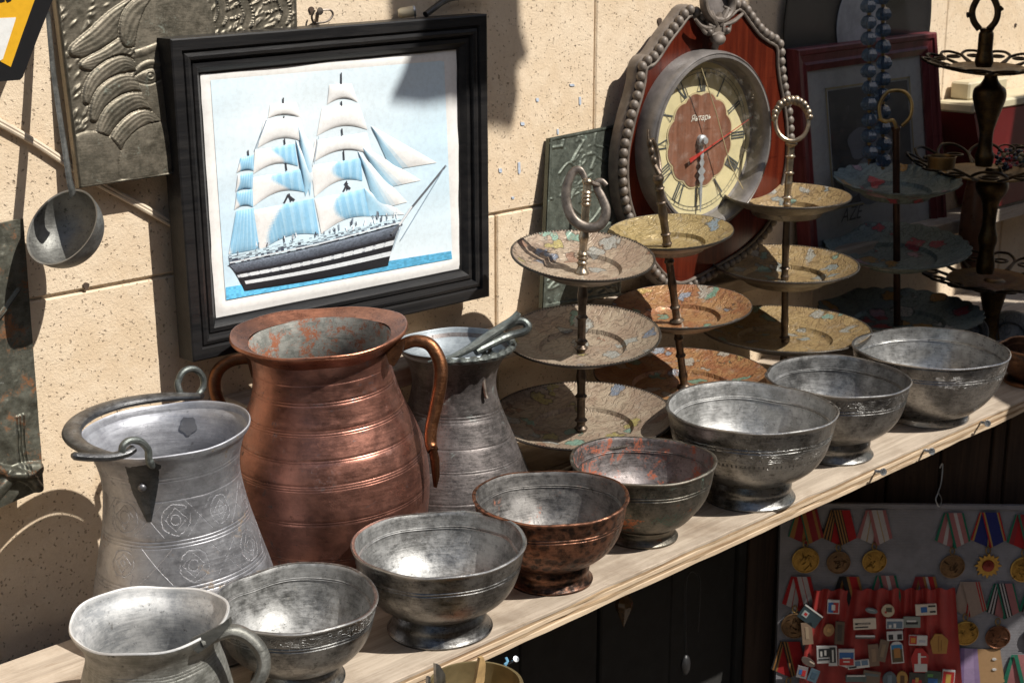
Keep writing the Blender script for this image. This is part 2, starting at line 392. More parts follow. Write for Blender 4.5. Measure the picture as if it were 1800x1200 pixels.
# stone wall: courses of large sawn limestone blocks, every block its own piece
wall = thing('stone_wall', (1.4, WY, GZ), 'pitted cream limestone block wall behind all the antiques', 'wall')
g = G(); g.box((1.5, WY + .155, .8), (6.4, .30, 3.5)); mk('mortar_bed', g, M['mortar'], wall)
J0 = onY(956, 361, WY).z
CHT = .372
vj_top = [onY(1047, 100, WY).x, onY(1660, 100, WY).x]; vj_low = [onY(873, 450, WY).x, onY(1657, 300, WY).x + .22]
for ci in range(-3, 6):
    z0 = J0 + (ci - 1) * CHT; z1 = z0 + CHT
    if ci == 1: xs = [-1.7, -.95, -.3, .36] + [vj_top[0], vj_top[1] - .5, vj_top[1], vj_top[1] + .66, 4.0, 4.69]
    elif ci == 0: xs = [-1.7, -.9, -.2, .45] + [vj_low[0], vj_low[0] + .66, vj_low[1], 3.2, 4.0, 4.69]
    else:
        xs = [-1.7]
        while xs[-1] < 4.0: xs.append(xs[-1] + rnd.uniform(.55, .72))
        xs[-1] = 4.69
    if ci == 1: xs = [-1.7, -.95, -.3, .40, vj_top[0], (vj_top[0] + vj_top[1]) / 2 + .04, vj_top[1], vj_top[1] + .62, 3.9, 4.69]
    for a, b in zip(xs[:-1], xs[1:]):
        gp = .0013
        g = G(); g.box(((a + b) / 2, WY + .05 + rnd.uniform(-.0006, .0012), (z0 + z1) / 2), (b - a - 2 * gp, .10, z1 - z0 - 2 * gp), bev=rnd.uniform(.0012, .0024))
        mk('stone_block', g, M['stone'], wall)
# old blue tape scraps and bits of glue left on the stone
g = G()
M['tape'] = plain('blue_tape', (.44, .50, .60), .8, 0, .2, 200)
for px, py, w_, h_ in ((945, 176, 7, 8), (880, 300, 8, 9), (913, 296, 6, 26), (919, 218, 10, 7), (981, 232, 4, 12), (1020, 178, 5, 18), (902, 348, 7, 5), (1006, 150, 12, 5)):
    g = G(); p = [onY(px + dx * w_ * .38, py + dy * h_ * .42, WY - .0003) for dx, dy in ((-1, -.9), (.7, -1), (1, .6), (.1, 1), (-.8, .7))]
    g.prism(p, (0, .0010, 0)); mk('tape_scrap', g, M['tape'], wall)
# holes drilled in the stone, old plugs
M['hole'] = plain('drill_hole', (.07, .045, .03), .95, 0, .3, 100)
for px, py, r in ((152, 503, .0030), (1160, 38, .004), (1786, 45, .003), (548, 18, .003)):
    g = G(); p = onY(px, py, WY - .0009)
    g.prism([p + Vector((r * math.cos(t) * (1 + .25 * math.sin(3 * t)), 0, r * math.sin(t) * 1.15)) for t in [k * math.pi / 6 for k in range(12)]], (0, .003, 0)); mk('drill_hole', g, M['hole'], wall)

# plywood shelf
SF = .895; SB = 1.157; TH = .0195
shelf = thing('plywood_shelf', (1.5, 1.02, -TH), 'long pale plywood shelf carrying the row of metal bowls', 'shelf')
def shelf_layer(z0, z1, m, yo, seed):
    g = G(); r = random.Random(seed); n = 150; x0, x1 = -.6, 3.6
    P = []
    for i in range(n + 1):
        x = x0 + (x1 - x0) * i / n; yf = SF + yo + r.uniform(-.0007, .0007) + (.0018 if r.random() < .05 else 0)
        P.append([(x, SB, z0), (x, SB, z1), (x, yf + .0006, z1), (x, yf, z1 - .0006), (x, yf, z0)])
    g.grid(P, cv=True); return mk('ply_layer', g, m, shelf)
zs = [0, -.0032, -.0062, -.0105, -.0145, -.0195]
for k in range(5): shelf_layer(zs[k + 1] + .00004, zs[k] - .00004, M['ply'] if k == 0 else (M['ply_core'] if k % 2 else M['ply_pale']), (0, .0005, .0001, .0006, .0003)[k], k)
# rear plank of the shelf behind the pitchers and cake stands
g = G(); g.box((2.2, (SB + WY) / 2, -.010), (2.72, WY - SB - .006, .019), bev=.001); mk('rear_plank', g, M['ply'], shelf)
# screws standing out of the front edge
for px, py, hx, hy in ((1532, 827, 1553, 829), (1618, 790, 1638, 793), (1718, 741, 1736, 744)):
    a = onY(px, py, SF + .008); D0 = depth(onY(px, py, SF)); b = onY(hx, hy, SF - .016)
    g = G(); d = (b - a).normalized(); n = 46; P = []
    for i in range(n + 1):
        t = i / n; P.append(a + (b - a) * t)
    g.tube(P, [.0013 + .0006 * (i % 2) if i < n - 8 else .0014 for i in range(n + 1)], 8)
    g.lathe([(.0012, -.0035), (.0042, -.0006), (.0044, 0), (.0040, .0004), (.0022, .0003), (.0014, -.0012), (.0003, -.0014)], b, 16, axis=d)
    mk('screw', g, M['steel'], shelf)
# thick ledge board along the wall
LZ = onY(1060, 523, WY).z
ledge = thing('ledge_board', (1.9, 1.235, LZ), 'narrow pale ledge board fixed along the wall below the ship picture', 'ledge')
g = G(); g.box((2.15, 1.230, LZ - .011), (2.62, .056, .022), bev=.0015); mk('ledge_plank', g, M['ply'], ledge)
for x in (1.0, 1.9, 2.9): g = G(); g.box((x, 1.238, LZ - .036), (.03, .04, .026), bev=.002); mk('bracket', g, M['post_wood'], ledge)

# under the shelf: dark cabinet back and side, post, plank door with the medal board
cab = thing('cabinet_back', (1.3, 1.235, GZ), 'boards coloured black for the deep shade below the shelf', 'cabinet')
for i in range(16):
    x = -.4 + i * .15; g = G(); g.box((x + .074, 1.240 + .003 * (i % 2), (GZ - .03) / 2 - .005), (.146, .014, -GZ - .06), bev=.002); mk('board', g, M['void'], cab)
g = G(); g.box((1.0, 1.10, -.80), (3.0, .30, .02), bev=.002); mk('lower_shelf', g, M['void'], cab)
DD = 2.05                         # depth of the open plank door, square to the viewer
def dr(px, py, d=0.): return onDh(px, py, DD - d)
def onDh(px, py, D):              # vertical plane square to the camera heading
    d = ray(px, py); return CAM + d * (D / d.dot(HD))
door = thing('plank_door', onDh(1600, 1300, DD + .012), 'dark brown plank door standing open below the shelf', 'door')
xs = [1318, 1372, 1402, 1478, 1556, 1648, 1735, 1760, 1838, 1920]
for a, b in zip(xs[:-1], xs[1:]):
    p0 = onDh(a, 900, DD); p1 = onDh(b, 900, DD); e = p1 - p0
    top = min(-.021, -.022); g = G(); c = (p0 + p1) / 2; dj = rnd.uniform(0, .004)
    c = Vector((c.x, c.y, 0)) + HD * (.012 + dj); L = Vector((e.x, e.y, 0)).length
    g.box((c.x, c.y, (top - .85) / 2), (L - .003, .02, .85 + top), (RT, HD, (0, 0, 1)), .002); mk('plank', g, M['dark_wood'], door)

# the house across the narrow street, behind the viewer: keeps the low sky off the stall and shows dark in the metal
hs = thing('house_across_street', (1.5, -4.2, GZ), 'shaded stone house across the narrow street behind the viewer', 'house')
M['house'] = plain('house_stone', (.34, .27, .19), .9, 0, .25, 3); M['roof'] = plain('roof_tin', (.12, .07, .06), .6, 0, .2, 5); M['pane'] = plain('window_dark', (.03, .035, .04), .1)
g = G(); g.box((1.5, -5.2, GZ + 2.2), (22, 2.0, 4.4), bev=.02); mk('wall', g, M['house'], hs)
g = G(); g.box((1.5, -5.1, GZ + 4.47), (22.4, 2.5, .12), bev=.02); mk('roof', g, M['roof'], hs)
for k in range(9):
    x = -7.4 + k * 2.2
    g = G(); g.box((x, -4.19, GZ + 2.3), (.95, .03, 1.5)); w_ = mk('window', g, M['pane'], hs)
    g = G(); g.box((x, -4.15, GZ + 1.5), (1.2, .16, .08), bev=.01); mk('sill', g, M['house'], w_)

# ================================================================== BOWLS
def bowl_prof(R, h, foot=.55, fh=.24, waist=.48, t=.0026, low=False):
    if low:
        o = [(foot * R * .96, 0), (foot * R, .001), (foot * R * .985, fh * h * .7), (foot * R * .93, fh * h)]
        body = [(.60 * R, fh * h + .03 * h), (.74 * R, .28 * h), (.86 * R, .46 * h), (.935 * R, .66 * h), (.978 * R, .85 * h), (.995 * R, .96 * h)]
        o2 = smooth_prof(body, 5)
    else:
        o = smooth_prof([(foot * R * .985, 0), (foot * R, .0022), (foot * R * .965, .045 * h), (foot * R * .90, .11 * h), ((foot * .35 + waist * .65) * R, .17 * h), (waist * R * 1.01, fh * h * .95)], 4)
        body = [(waist * R * 1.03, fh * h), (.62 * R, fh * h + .05 * h), (.775 * R, .41 * h), (.875 * R, .54 * h), (.935 * R, .69 * h), (.968 * R, .84 * h), (.986 * R, .955 * h)]
        o2 = smooth_prof(body, 5)
    # two turned lines under the rim
    q = []
    for r, z in o2:
        q.append((r, z))
    def rad(z):
        for (r0, z0), (r1, z1) in zip(o2[:-1], o2[1:]):
            if z0 <= z <= z1: return r0 + (r1 - r0) * (z - z0) / max(1e-6, z1 - z0)
        return o2[-1][0]
    for zz in (.80, .765):
        z = zz * h; q += [(rad(z - .0009), z - .0009), (rad(z) - .0007, z), (rad(z + .0009), z + .0009)]
    q = sorted(q, key=lambda p: p[1])
    rim = [(R * .992, h - .003), (R + .0006, h - .0022), (R + .001, h - .0008), (R - .0002, h), (R - t, h - .0006)]
    inn = [(r - t, z + t * .4) for r, z in reversed(o2) if r - t > waist * R * 1.1]
    inn = [p for p in inn if p[1] < h * .97]
    def ri(z): return float(np.interp(z, [p[1] for p in reversed(inn)], [p[0] for p in reversed(inn)]))
    inn += [(ri(h * .84), h * .84), (ri(h * .835) - .0011, h * .835), (ri(h * .815) - .0011, h * .815), (ri(h * .81), h * .81)]
    inn = sorted(inn, key=lambda p: -p[1])
    fl = inn[-1]
    ctr = [(fl[0] * .8, fl[1] - .05 * h), (fl[0] * .45, fl[1] - .085 * h), (.0004, fl[1] - .095 * h)]
    return o + q + rim + inn + ctr
def dents(g, c, lst):
    """push local dents (angle, height, size, depth) into a turned vessel"""
    for i, v in enumerate(g.v):
        x, y, z = v[0] - c[0], v[1] - c[1], v[2]; r = math.hypot(x, y); d = 0
        if r < .01: continue
        a = math.atan2(y, x)
        for da, dz_, sz, dep in lst:
            e = math.atan2(math.sin(a - da), math.cos(a - da)) * r; q = (e * e + (z - dz_) ** 2) / (sz * sz)
            if q < 9: d += dep * math.exp(-q)
        if d: k = 1 - d / r; g.v[i] = (c[0] + x * k, c[1] + y * k, z - d * .25)
def under(g, R, c):
    n = 40; g.Fc(*[g.V((c[0] + R * math.cos(-2 * math.pi * k / n), c[1] + R * math.sin(-2 * math.pi * k / n), c[2] + .002)) for k in range(n)])

ENG = (.05, .05, .05)
def pair(key, light, dark, seed, lin=None, **k):
    """outside grimier than the lining, and darker with its shade put into the colour"""
    BM[key] = vessel_metal(('lining_' if key.endswith('i') else 'outside_') + key, light, dark, seed=seed, metal=.72 if key.endswith('i') else .94, turn=.7, **k)
BM = {}
pair('b2', (0.320, 0.320, 0.312), (0.075, 0.075, 0.075), 2.1, stain=(.10, .095, .08), stain_at=.585, rough=.34, band=(.060, .073, 60., (.60, .62, .63)))
pair('b2i', (0.400, 0.400, 0.392), (0.109, 0.109, 0.105), 3.1, stain=(.30, .27, .20), stain_at=.62, rough=.52)
pair('b3', (0.288, 0.284, 0.276), (0.068, 0.065, 0.061), 4.2, stain=(.07, .065, .06), stain_at=.59, rough=.31, stain2=(.30, .10, .05), s2_at=.655)
pair('b3i', (0.448, 0.448, 0.440), (0.136, 0.136, 0.133), 5.2, stain=(.09, .085, .08), stain_at=.61, rough=.43)
pair('b4', (0.288, 0.136, 0.084), (0.020, 0.018, 0.017), 6.1, stain=(.045, .05, .045), stain_at=.60, rough=.36, hammer=140.)
pair('b4i', (0.288, 0.276, 0.264), (0.082, 0.078, 0.075), 3.3, stain=(.34, .13, .075), stain_at=.60, rough=.48)
pair('b4b', (0.200, 0.180, 0.152), (0.048, 0.049, 0.041), 7.7, stain=(.10, .17, .135), stain_at=.58, rough=.42, stain2=(.36, .12, .05), s2_at=.605)
pair('b4bi', (0.272, 0.244, 0.240), (0.088, 0.075, 0.071), 9.1, stain=(.38, .11, .055), stain_at=.555, rough=.48, stain2=(.16, .20, .2), s2_at=.64)
pair('b5', (0.336, 0.332, 0.320), (0.088, 0.085, 0.078), 8.3, stain=(.10, .09, .08), stain_at=.60, rough=.30, band=(.068, .086, 50., (.035, .03, .028), 1), stain2=(.28, .10, .05), s2_at=.68)
pair('b5i', (0.528, 0.528, 0.520), (0.245, 0.245, 0.238), 2.3, stain=(.22, .21, .19), stain_at=.64, rough=.45)
pair('b6', (0.288, 0.284, 0.276), (0.075, 0.071, 0.068), 5.4, stain=(.08, .075, .07), stain_at=.59, rough=.32, band=(.074, .091, 46., (.04, .038, .035)))
pair('b6i', (0.368, 0.368, 0.364), (0.109, 0.109, 0.109), 6.4, stain=(.10, .095, .09), stain_at=.60, rough=.36)
pair('b7', (0.336, 0.332, 0.328), (0.122, 0.119, 0.116), 1.9, stain=(.09, .085, .08), stain_at=.62, rough=.28, band=(.064, .080, 64., (.07, .07, .07)))
pair('b7i', (0.496, 0.496, 0.488), (0.218, 0.218, 0.214), 2.9, stain=(.16, .155, .15), stain_at=.66, rough=.30)
def bowl(key, x, y, R, h, label, foot=.55, fh=.25, waist=.48, low=False, wob=.007, zw=.0014, ph=0., name='footed_bowl', tilt=(0, 0), inner=None):
    root = thing(name, (x, y, 0), label, 'bowl', 'row of metal bowls along the shelf front')
    pr = bowl_prof(R, h, foot, fh, waist, low=low)
    ir = max(range(len(pr)), key=lambda i: pr[i][1])
    ax = (tilt[0], tilt[1], 1)
    # foot, body outside with rim, lining inside: parts of one vessel
    ifo = next(i for i, p in enumerate(pr) if p[1] >= fh * h * .92)
    g = G(); g.lathe(pr[:ifo + 1], (x, y, 0), 112, ax, wob, 0, ph); under(g, pr[0][0], (x, y, 0)); mk('foot', g, BM[key], root)
    q_ = random.Random(int(ph * 100) + 5); dl = [(q_.uniform(-3.1, 3.1), h * q_.uniform(.45, 1.0), q_.uniform(.006, .017), q_.uniform(-.0008, .0019)) for _ in range(16)]
    g = G(); g.lathe(pr[ifo:ir + 2], (x, y, 0), 160, ax, wob, zw, ph); dents(g, (x, y), dl); mk('body', g, BM[key], root)
    g = G(); g.lathe(pr[ir + 1:], (x, y, 0), 160, ax, wob, zw, ph); dents(g, (x, y), dl); mk('lining', g, BM[inner or (key + 'i' if key + 'i' in BM else key)], root)
    return root
def place(px, py, Y): p = onY(px, py, Y); return p
def bspec(key, cx, cy, half, Y, label, **k):
    p = onY(cx, cy, Y); R = half * pxm(p); return bowl(key, p.x, p.y, R, p.z, label, **k)
bspec('b2', 519, 1049, 146, .955, 'dull grey footed bowl with bright leaf border under the rim, beside the small jug', foot=.58, fh=.24, ph=.4)
bspec('b3', 771, 951, 152, .943, 'plain silvery footed bowl with a stepped flaring foot in front of the copper pitcher', foot=.62, fh=.25, waist=.50, ph=1.9, wob=.009)
bspec('b4', 968, 870, 136, .945, 'hammered dark copper bowl with dimpled sides and copper rim', foot=.56, fh=.25, waist=.49, ph=2.2)
bspec('b4b', 1131, 806, 127, .952, 'green stained copper bowl with reddish lining and low foot', foot=.51, fh=.20, waist=.46, ph=3.1, wob=.004)
bspec('b5', 1322, 714, 149, .942, 'large pale tinned bowl with black engraved scrolls and bright lining', foot=.56, fh=.25, ph=4.3)
bspec('b6', 1472, 660, 126, .955, 'grey tinned bowl with engraved border and copper edge, between the two biggest bowls', foot=.56, fh=.25, ph=5.2)
bspec('b7', 1636, 610, 135, .952, 'wide smooth silver bowl on a low ring foot at the right end of the row', foot=.56, fh=.11, waist=.5, low=True, ph=.9, wob=.003)

# ================================================================== PITCHERS
def profile_rings(prof, zs, d=.00026, w=.0005):
    """turned lines: small grooves at the given heights"""
    out = list(prof)
    def rad(z):
        for (r0, z0), (r1, z1) in zip(prof[:-1], prof[1:]):
            if z0 <= z <= z1: return r0 + (r1 - r0) * (z - z0) / max(1e-6, z1 - z0)
        return prof[-1][0]
    for z in zs: out += [(rad(z - w), z - w), (rad(z) - d, z), (rad(z + w), z + w)]
    return sorted(out, key=lambda p: p[1])

M['copper'] = vessel_metal('worn_copper', (.47, .215, .158), (.165, .085, .07), (.10, .075, .074), .585, .35, 13, .90, seed=3.7, stain2=(.24, .20, .205), s2_at=.605, dent=.6, turn=.12, soft=.14, grime=.4)
M['copper_in'] = vessel_metal('copper_lining', (.36, .36, .33), (.17, .18, .165), (.30, .11, .055), .53, .6, 34, .35, seed=6.7, stain2=(.13, .15, .135), s2_at=.58)
M['copper_lip'] = vessel_metal('polished_copper_lip', (.50, .215, .13), (.26, .11, .07), (.12, .07, .05), .63, .30, 18, .95, seed=5.7)
M['handle_copper'] = vessel_metal('handle_copper', (.38, .165, .075), (.18, .075, .036), (.08, .05, .035), .60, .36, 40, .92, seed=2.7)
# tall copper pitcher with two handles
P0 = onY(566, 582, 1.12); cx, cy, hz = P0.x + .010, 1.12, P0.z
cop = thing('copper_pitcher', (cx, cy, 0), 'big reddish copper pitcher with two handles and rolled lip', 'pitcher')
LX = Vector((-.055, .0, 1)).normalized()
op = smooth_prof([(.074, 0), (.078, .005), (.0895, .036), (.0950, .072), (.0955, .098), (.0920, .124), (.0830, .150), (.0725, .177), (.0670, .199), (.0660, .215), (.0685, .2265)], 6)
op = profile_rings(op, [.044, .0465, .084, .0862, .1165, .1188, .1212, .141, .143, .164, .1662, .1685, .1905, .1928, .209])
g = G(); g.lathe(op, (cx, cy, 0), 160, LX, .004, 0, 1.1); q_ = random.Random(4); dents(g, (cx, cy), [(q_.uniform(-3.1, 3.1), q_.uniform(.03, .19), q_.uniform(.008, .022), q_.uniform(-.0006, .0016)) for _ in range(26)]); under(g, .069, (cx, cy, 0)); mk('body', g, M['copper'], cop)
lip = smooth_prof([(.0690, .2262), (.0735, .2300), (.0800, .2355), (.0832, .2392), (.0836, .2412), (.0822, .2424), (.0790, .2405), (.0730, .2372), (.0672, .2342)], 5)
g = G(); g.lathe(lip, (cx, cy, 0), 128, LX, .006, .0016, 2.3); mk('lip', g, M['copper_lip'], cop)
inn = smooth_prof([(.0675, .2345), (.0655, .228), (.0632, .214), (.0642, .199), (.0695, .177), (.0795, .150), (.0885, .124), (.091, .09), (.084, .03), (.04, .006), (.0004, .005)], 4)
g = G(); g.lathe(inn, (cx, cy, 0), 96, LX); mk('lining', g, M['copper_in'], cop)
def arc_handle(px_pts, D, r, root, m, name='handle', flat=1.0, n=7, seg=12):
    pts = bez([onD(px, py, D + (d[0] if d else 0)) for px, py, *d in px_pts], n)
    rr = [r * (1 - .18 * abs(2 * i / (len(pts) - 1) - 1)) for i in range(len(pts))]
    g = G(); g.tube(pts, rr, seg, flat); return mk(name, g, m, root)
Dc = depth((cx, cy, .2))
h1 = arc_handle([(690, 618, -.012), (708, 606, -.012), (732, 599, -.012), (757, 607, -.012), (773, 636, -.012), (774, 670, -.012), (766, 715, -.012), (758, 752, -.012), (757, 778, -.012), (761, 792, -.015)], Dc, .0068, cop, M['handle_copper'])
g = G(); pl = [onD(px, py, Dc - .044 if k < 5 else Dc - .044) for k, (px, py) in enumerate(((676, 614), (697, 606), (712, 596), (707, 618), (700, 632), (692, 644), (684, 640)))]
g.prism(pl, FW * .010); mk('handle_plate', g, M['handle_copper'], cop)
g = G(); g.tube([onD(759, 782, Dc - .016), onD(764, 806, Dc - .013), onD(766, 835, Dc - .01), onD(765, 856, Dc - .008)], [.0058, .0062, .005, .0022], 10, .5); mk('handle_tail', g, M['handle_copper'], cop)
h2 = arc_handle([(448, 632, .02), (428, 630, .02), (402, 636, .02), (383, 652, .02), (377, 676, .02), (384, 704, .02), (402, 735, .02), (430, 765, .02), (452, 782, .02)], Dc, .0066, cop, M['handle_copper'])
g = G(); pl = [onD(px, py, Dc - .010) for px, py in ((430, 622), (446, 622), (452, 650), (450, 676), (441, 660), (436, 640))]
g.prism(pl, FW * .012); mk('handle_plate', g, M['handle_copper'], cop)

# grey bail-handled bucket pitcher at the left
M['bail_tin'] = vessel_metal('bluish_tin', (.43, .435, .46), (.20, .20, .215), (.22, .165, .115), .60, .40, 16, .72, seed=2.9, dent=.45, turn=.35, soft=.12, grime=.5, motif=((.078, .109, 7), (.117, .149, 9)))
M['bail_tin_in'] = vessel_metal('bluish_tin_lining', (.40, .41, .445), (.24, .245, .27), (.11, .11, .11), .64, .42, 14, .5, seed=4.9, dent=.25)
M['strap_tin'] = vessel_metal('strap_tin', (.34, .345, .35), (.13, .13, .135), (.07, .07, .07), .60, .38, 40, .9, seed=3.9, dent=.3)
M['patina_iron'] = vessel_metal('patinated_bronze', (.36, .385, .37), (.16, .18, .17), (.24, .30, .27), .58, .45, 60, .8, seed=4.4)
P1 = onY(302, 752, 1.095); bx, by, bz = P1.x + .006, 1.095, P1.z
bp = thing('bail_pitcher', (bx, by, 0), 'tall bluish grey engraved metal bucket with folded swing handle, leftmost tall vessel', 'pitcher')
op = smooth_prof([(.083, 0), (.085, .004), (.0800, .045), (.0705, .085), (.0625, .120), (.0590, .148), (.0605, .166), (.0655, .182), (.0710, bz - .004), (.0722, bz)], 6)
op = profile_rings(op, [.0705, .0735, .0765, .110, .1127, .1155, .150, .168, .171])
BX = Vector((-.05, .02, 1)).normalized()
g = G(); g.lathe(op, (bx, by, 0), 160, BX, .006, .0012, 1.7); dents(g, (bx, by), [(q_.uniform(-3.1, 3.1), q_.uniform(.02, .15), q_.uniform(.008, .02), q_.uniform(-.0005, .0012)) for _ in range(20)]); under(g, .082, (bx, by, 0)); mk('body', g, M['bail_tin'], bp)
inn = [(.0722, bz), (.0712, bz + .0008), (.0700, bz - .0008)] + smooth_prof([(.0690, bz - .006), (.0640, .182), (.0590, .166), (.0575, .148), (.061, .12), (.069, .085), (.078, .04), (.06, .006), (.0004, .005)], 4)
g = G(); g.lathe(inn, (bx, by, 0), 96, BX, .006, .0012, 1.7); mk('lining', g, M['bail_tin_in'], bp)
Db = depth((bx, by, .2))
# bail: flat strap lying round the left of the rim
def dd(px, py, y): return onY(px, py, y)
def rimpt(deg, r, dz): t = math.radians(deg); return Vector((bx, by, 0)) + BX * (bz + dz) + (RT * math.cos(t) + HD * math.sin(t)) * r
pts = bez([rimpt(252, .0775, .0005), rimpt(240, .0770, .0008), rimpt(222, .0770, .0010), rimpt(200, .0778, .0015), rimpt(178, .0782, .0025), rimpt(155, .078, .0035), rimpt(130, .0775, .004), rimpt(105, .0765, .0045), rimpt(86, .0755, .005), rimpt(76, .075, .006)], 8)
g = G(); g.tube(pts, [.0045 + .0042 * math.sin(math.pi * i / (len(pts) - 1)) for i in range(len(pts))], 12, .55, fdir=(0, 0, 1)); mk('bail', g, M['strap_tin'], bp)
pts = bez([dd(126, 800, by - .073), dd(150, 803, by - .0745), dd(190, 803, by - .075), dd(222, 796, by - .075), dd(236, 786, by - .075)], 6)
g = G(); g.tube(pts, [.0022, .0030] + [.0042] * (len(pts) - 3) + [.003], 10, .8); mk('bail_end', g, M['strap_tin'], bp)
# ears: hooks riveted to the rim, front with a leaf-shaped plate, back ring
pts = bez([dd(215, 800, by - .0755), dd(216, 784, by - .0755), dd(228, 774, by - .0755), dd(247, 776, by - .0755), dd(260, 790, by - .0755), dd(262, 808, by - .0755), dd(270, 822, by - .0755)], 6)
g = G(); g.tube(pts, [.0030] * (len(pts) - 6) + [.0034, .0034, .003, .0026, .002, .0012], 10); mk('front_ear', g, M['patina_iron'], bp)
# shield-like ear plate hugging the neck
def on_body(px, py, push=.0006):
    """point of the pitcher's outside seen at a photo pixel"""
    d = ray(px, py).normalized(); best = None
    for k in range(2700):
        p = CAM + d * (1.05 + k * .0002)
        if p.z < 0 or p.z > bz + .02: continue
        ax = Vector((bx, by, 0)) + BX * p.z; rr = math.hypot(p.x - ax.x, p.y - ax.y)
        R = np.interp(p.z, [q[1] for q in op], [q[0] for q in op])
        if rr < R + push: return p
    return onY(px, py, by - .06)
rows = []
for v in range(9):
    t = v / 8; y = 812 + (917 - 812) * t; wl = 203 + (258 - 203) * t ** .95; wr = 284 - (284 - 266) * t ** 1.2
    rows.append([on_body(wl + (wr - wl) * u / 6, y, .0016 if 0 < u < 6 and v < 8 else .0004) for u in range(7)])
g = G(); g.grid(rows); mk('ear_plate', g, vessel_metal('blackened_ear', (.075, .08, .085), (.03, .032, .034), (.10, .12, .12), .62, .42, 60, .8, seed=1.4), bp)
g = G(); p = on_body(250, 856, .002); g.ball(p, .0038, 12, 8); mk('rivet', g, M['bail_tin'], bp)
pts = [dd(352 + 17 * math.cos(t), 674 + 24 * math.sin(t), by + .068) for t in [math.radians(100 + k * 15) for k in range(20)]]
pts = [dd(318, 694, by + .066), dd(312, 676, by + .068)] + [dd(336 + 22 * math.cos(t), 672 + 24 * math.sin(t), by + .068) for t in [math.radians(190 + k * 14) for k in range(16)]] + [dd(347, 697, by + .067)]
g = G(); g.tube(bez(pts, 3), .0031, 10); mk('rear_ear', g, M['patina_iron'], bp)
# soldered patch inside
pt = []
for k in range(18):
    t = 2 * math.pi * k / 18; rr = 1 + .12 * math.sin(5 * t)
    px, py = 331 + 15 * rr * math.cos(t), 748 + 16 * rr * math.sin(t)
    d = ray(px, py).normalized(); hit = None
    for q in range(1500):
        p = CAM + d * (1.1 + q * .0004)
        if not (.1 < p.z < bz): continue
        ax_ = Vector((bx, by, 0)) + BX * p.z; r_ = math.hypot(p.x - ax_.x, p.y - ax_.y)
        if p.y > by and r_ > np.interp(p.z, [q_[1] for q_ in op], [q_[0] for q_ in op]) - .0030: hit = p; break
    if hit: pt.append(hit)
if len(pt) > 8:
    g = G(); g.prism(pt, ray(331, 748).normalized() * .0012); mk('solder_patch', g, M['bail_tin_in'], bp, sharp=20)

# dark bail pitcher behind
M['dark_tin'] = vessel_metal('dark_brown_tin', (.17, .15, .145), (.06, .054, .052), (.18, .21, .20), .61, .42, 22, .6, seed=6.4)
M['blue_lining'] = vessel_metal('blue_grey_lining', (.30, .335, .36), (.18, .205, .225), (.10, .09, .085), .66, .5, 16, .4, seed=1.1)
P2 = onY(795, 604, 1.150); dx, dy, dz = P2.x, 1.150, P2.z
dk = thing('dark_bail_pitcher', (dx, dy, 0), 'dark flaring bail pitcher half hidden behind the copper pitcher', 'pitcher')
op2 = smooth_prof([(.090, 0), (.0915, .003), (.0855, .030), (.0735, .060), (.0600, .092), (.0490, .120), (.0450, .142), (.0490, .162), (.0600, dz - .004), (.0632, dz)], 6)
op2 = profile_rings(op2, [.030, .033, .062, .0645, .085, .111, .1135, .1165])
DX = Vector((.015, 0, 1)).normalized()
g = G(); g.lathe(op2, (dx, dy, 0), 112, DX, .005, .0010, .7); under(g, .075, (dx, dy, 0)); mk('body', g, M['dark_tin'], dk)
inn = [(.0632, dz), (.0622, dz + .001), (.0612, dz - .001)] + smooth_prof([(.0590, dz - .006), (.0470, .162), (.0430, .142), (.0470, .120), (.058, .092), (.08, .03), (.05, .005), (.0004, .004)], 4)
g = G(); g.lathe(inn, (dx, dy, 0), 96, DX, .005, .001, .7); mk('lining', g, M['blue_lining'], dk)
# rope-like strap along the front rim
n = 60; pts = []
for k in range(n):
    t = math.radians(-150 + 150 * k / (n - 1)); pts.append((dx + .0640 * math.cos(t), dy + .0640 * math.sin(t), dz - .001))
g = G(); g.tube(pts, [.0036 + .0011 * math.sin(k * 1.4) for k in range(n)], 8); mk('rim_strap', g, M['patina_iron'], dk)
D2 = depth((dx, dy, dz)) - .02
def qd(px, py, d=0): return onD(px, py, D2 + d)
g = G(); g.tube(bez([qd(752, 636, -.038), qd(790, 629, -.034), qd(826, 612, -.024), qd(856, 592, -.012), qd(882, 575), qd(902, 562), qd(912, 549)], 6), [.0022 + .0046 * min(1, i / 14) - .002 * max(0, (i - 30) / 6) for i in range(37)], 10, .6); mk('bail', g, M['patina_iron'], dk)
g = G(); g.tube(bez([qd(836, 618, -.02), qd(868, 602, -.008), (qd(895, 590)), qd(920, 583), qd(928, 574), qd(920, 565), qd(905, 566), qd(890, 574)], 6), .0044, 10); mk('bail_loop', g, M['patina_iron'], dk)
g = G(); g.tube(bez([qd(852, 596), qd(848, 608), qd(852, 622), qd(862, 624), qd(868, 618)], 6), .0030, 10); mk('ear_hook', g, M['patina_iron'], dk)
g = G(); g.tube(bez([qd(862, 612), qd(855, 640), qd(850, 665), qd(853, 690), qd(856, 700)], 6), .0022, 8); mk('ear_strap', g, M['iron'], dk)

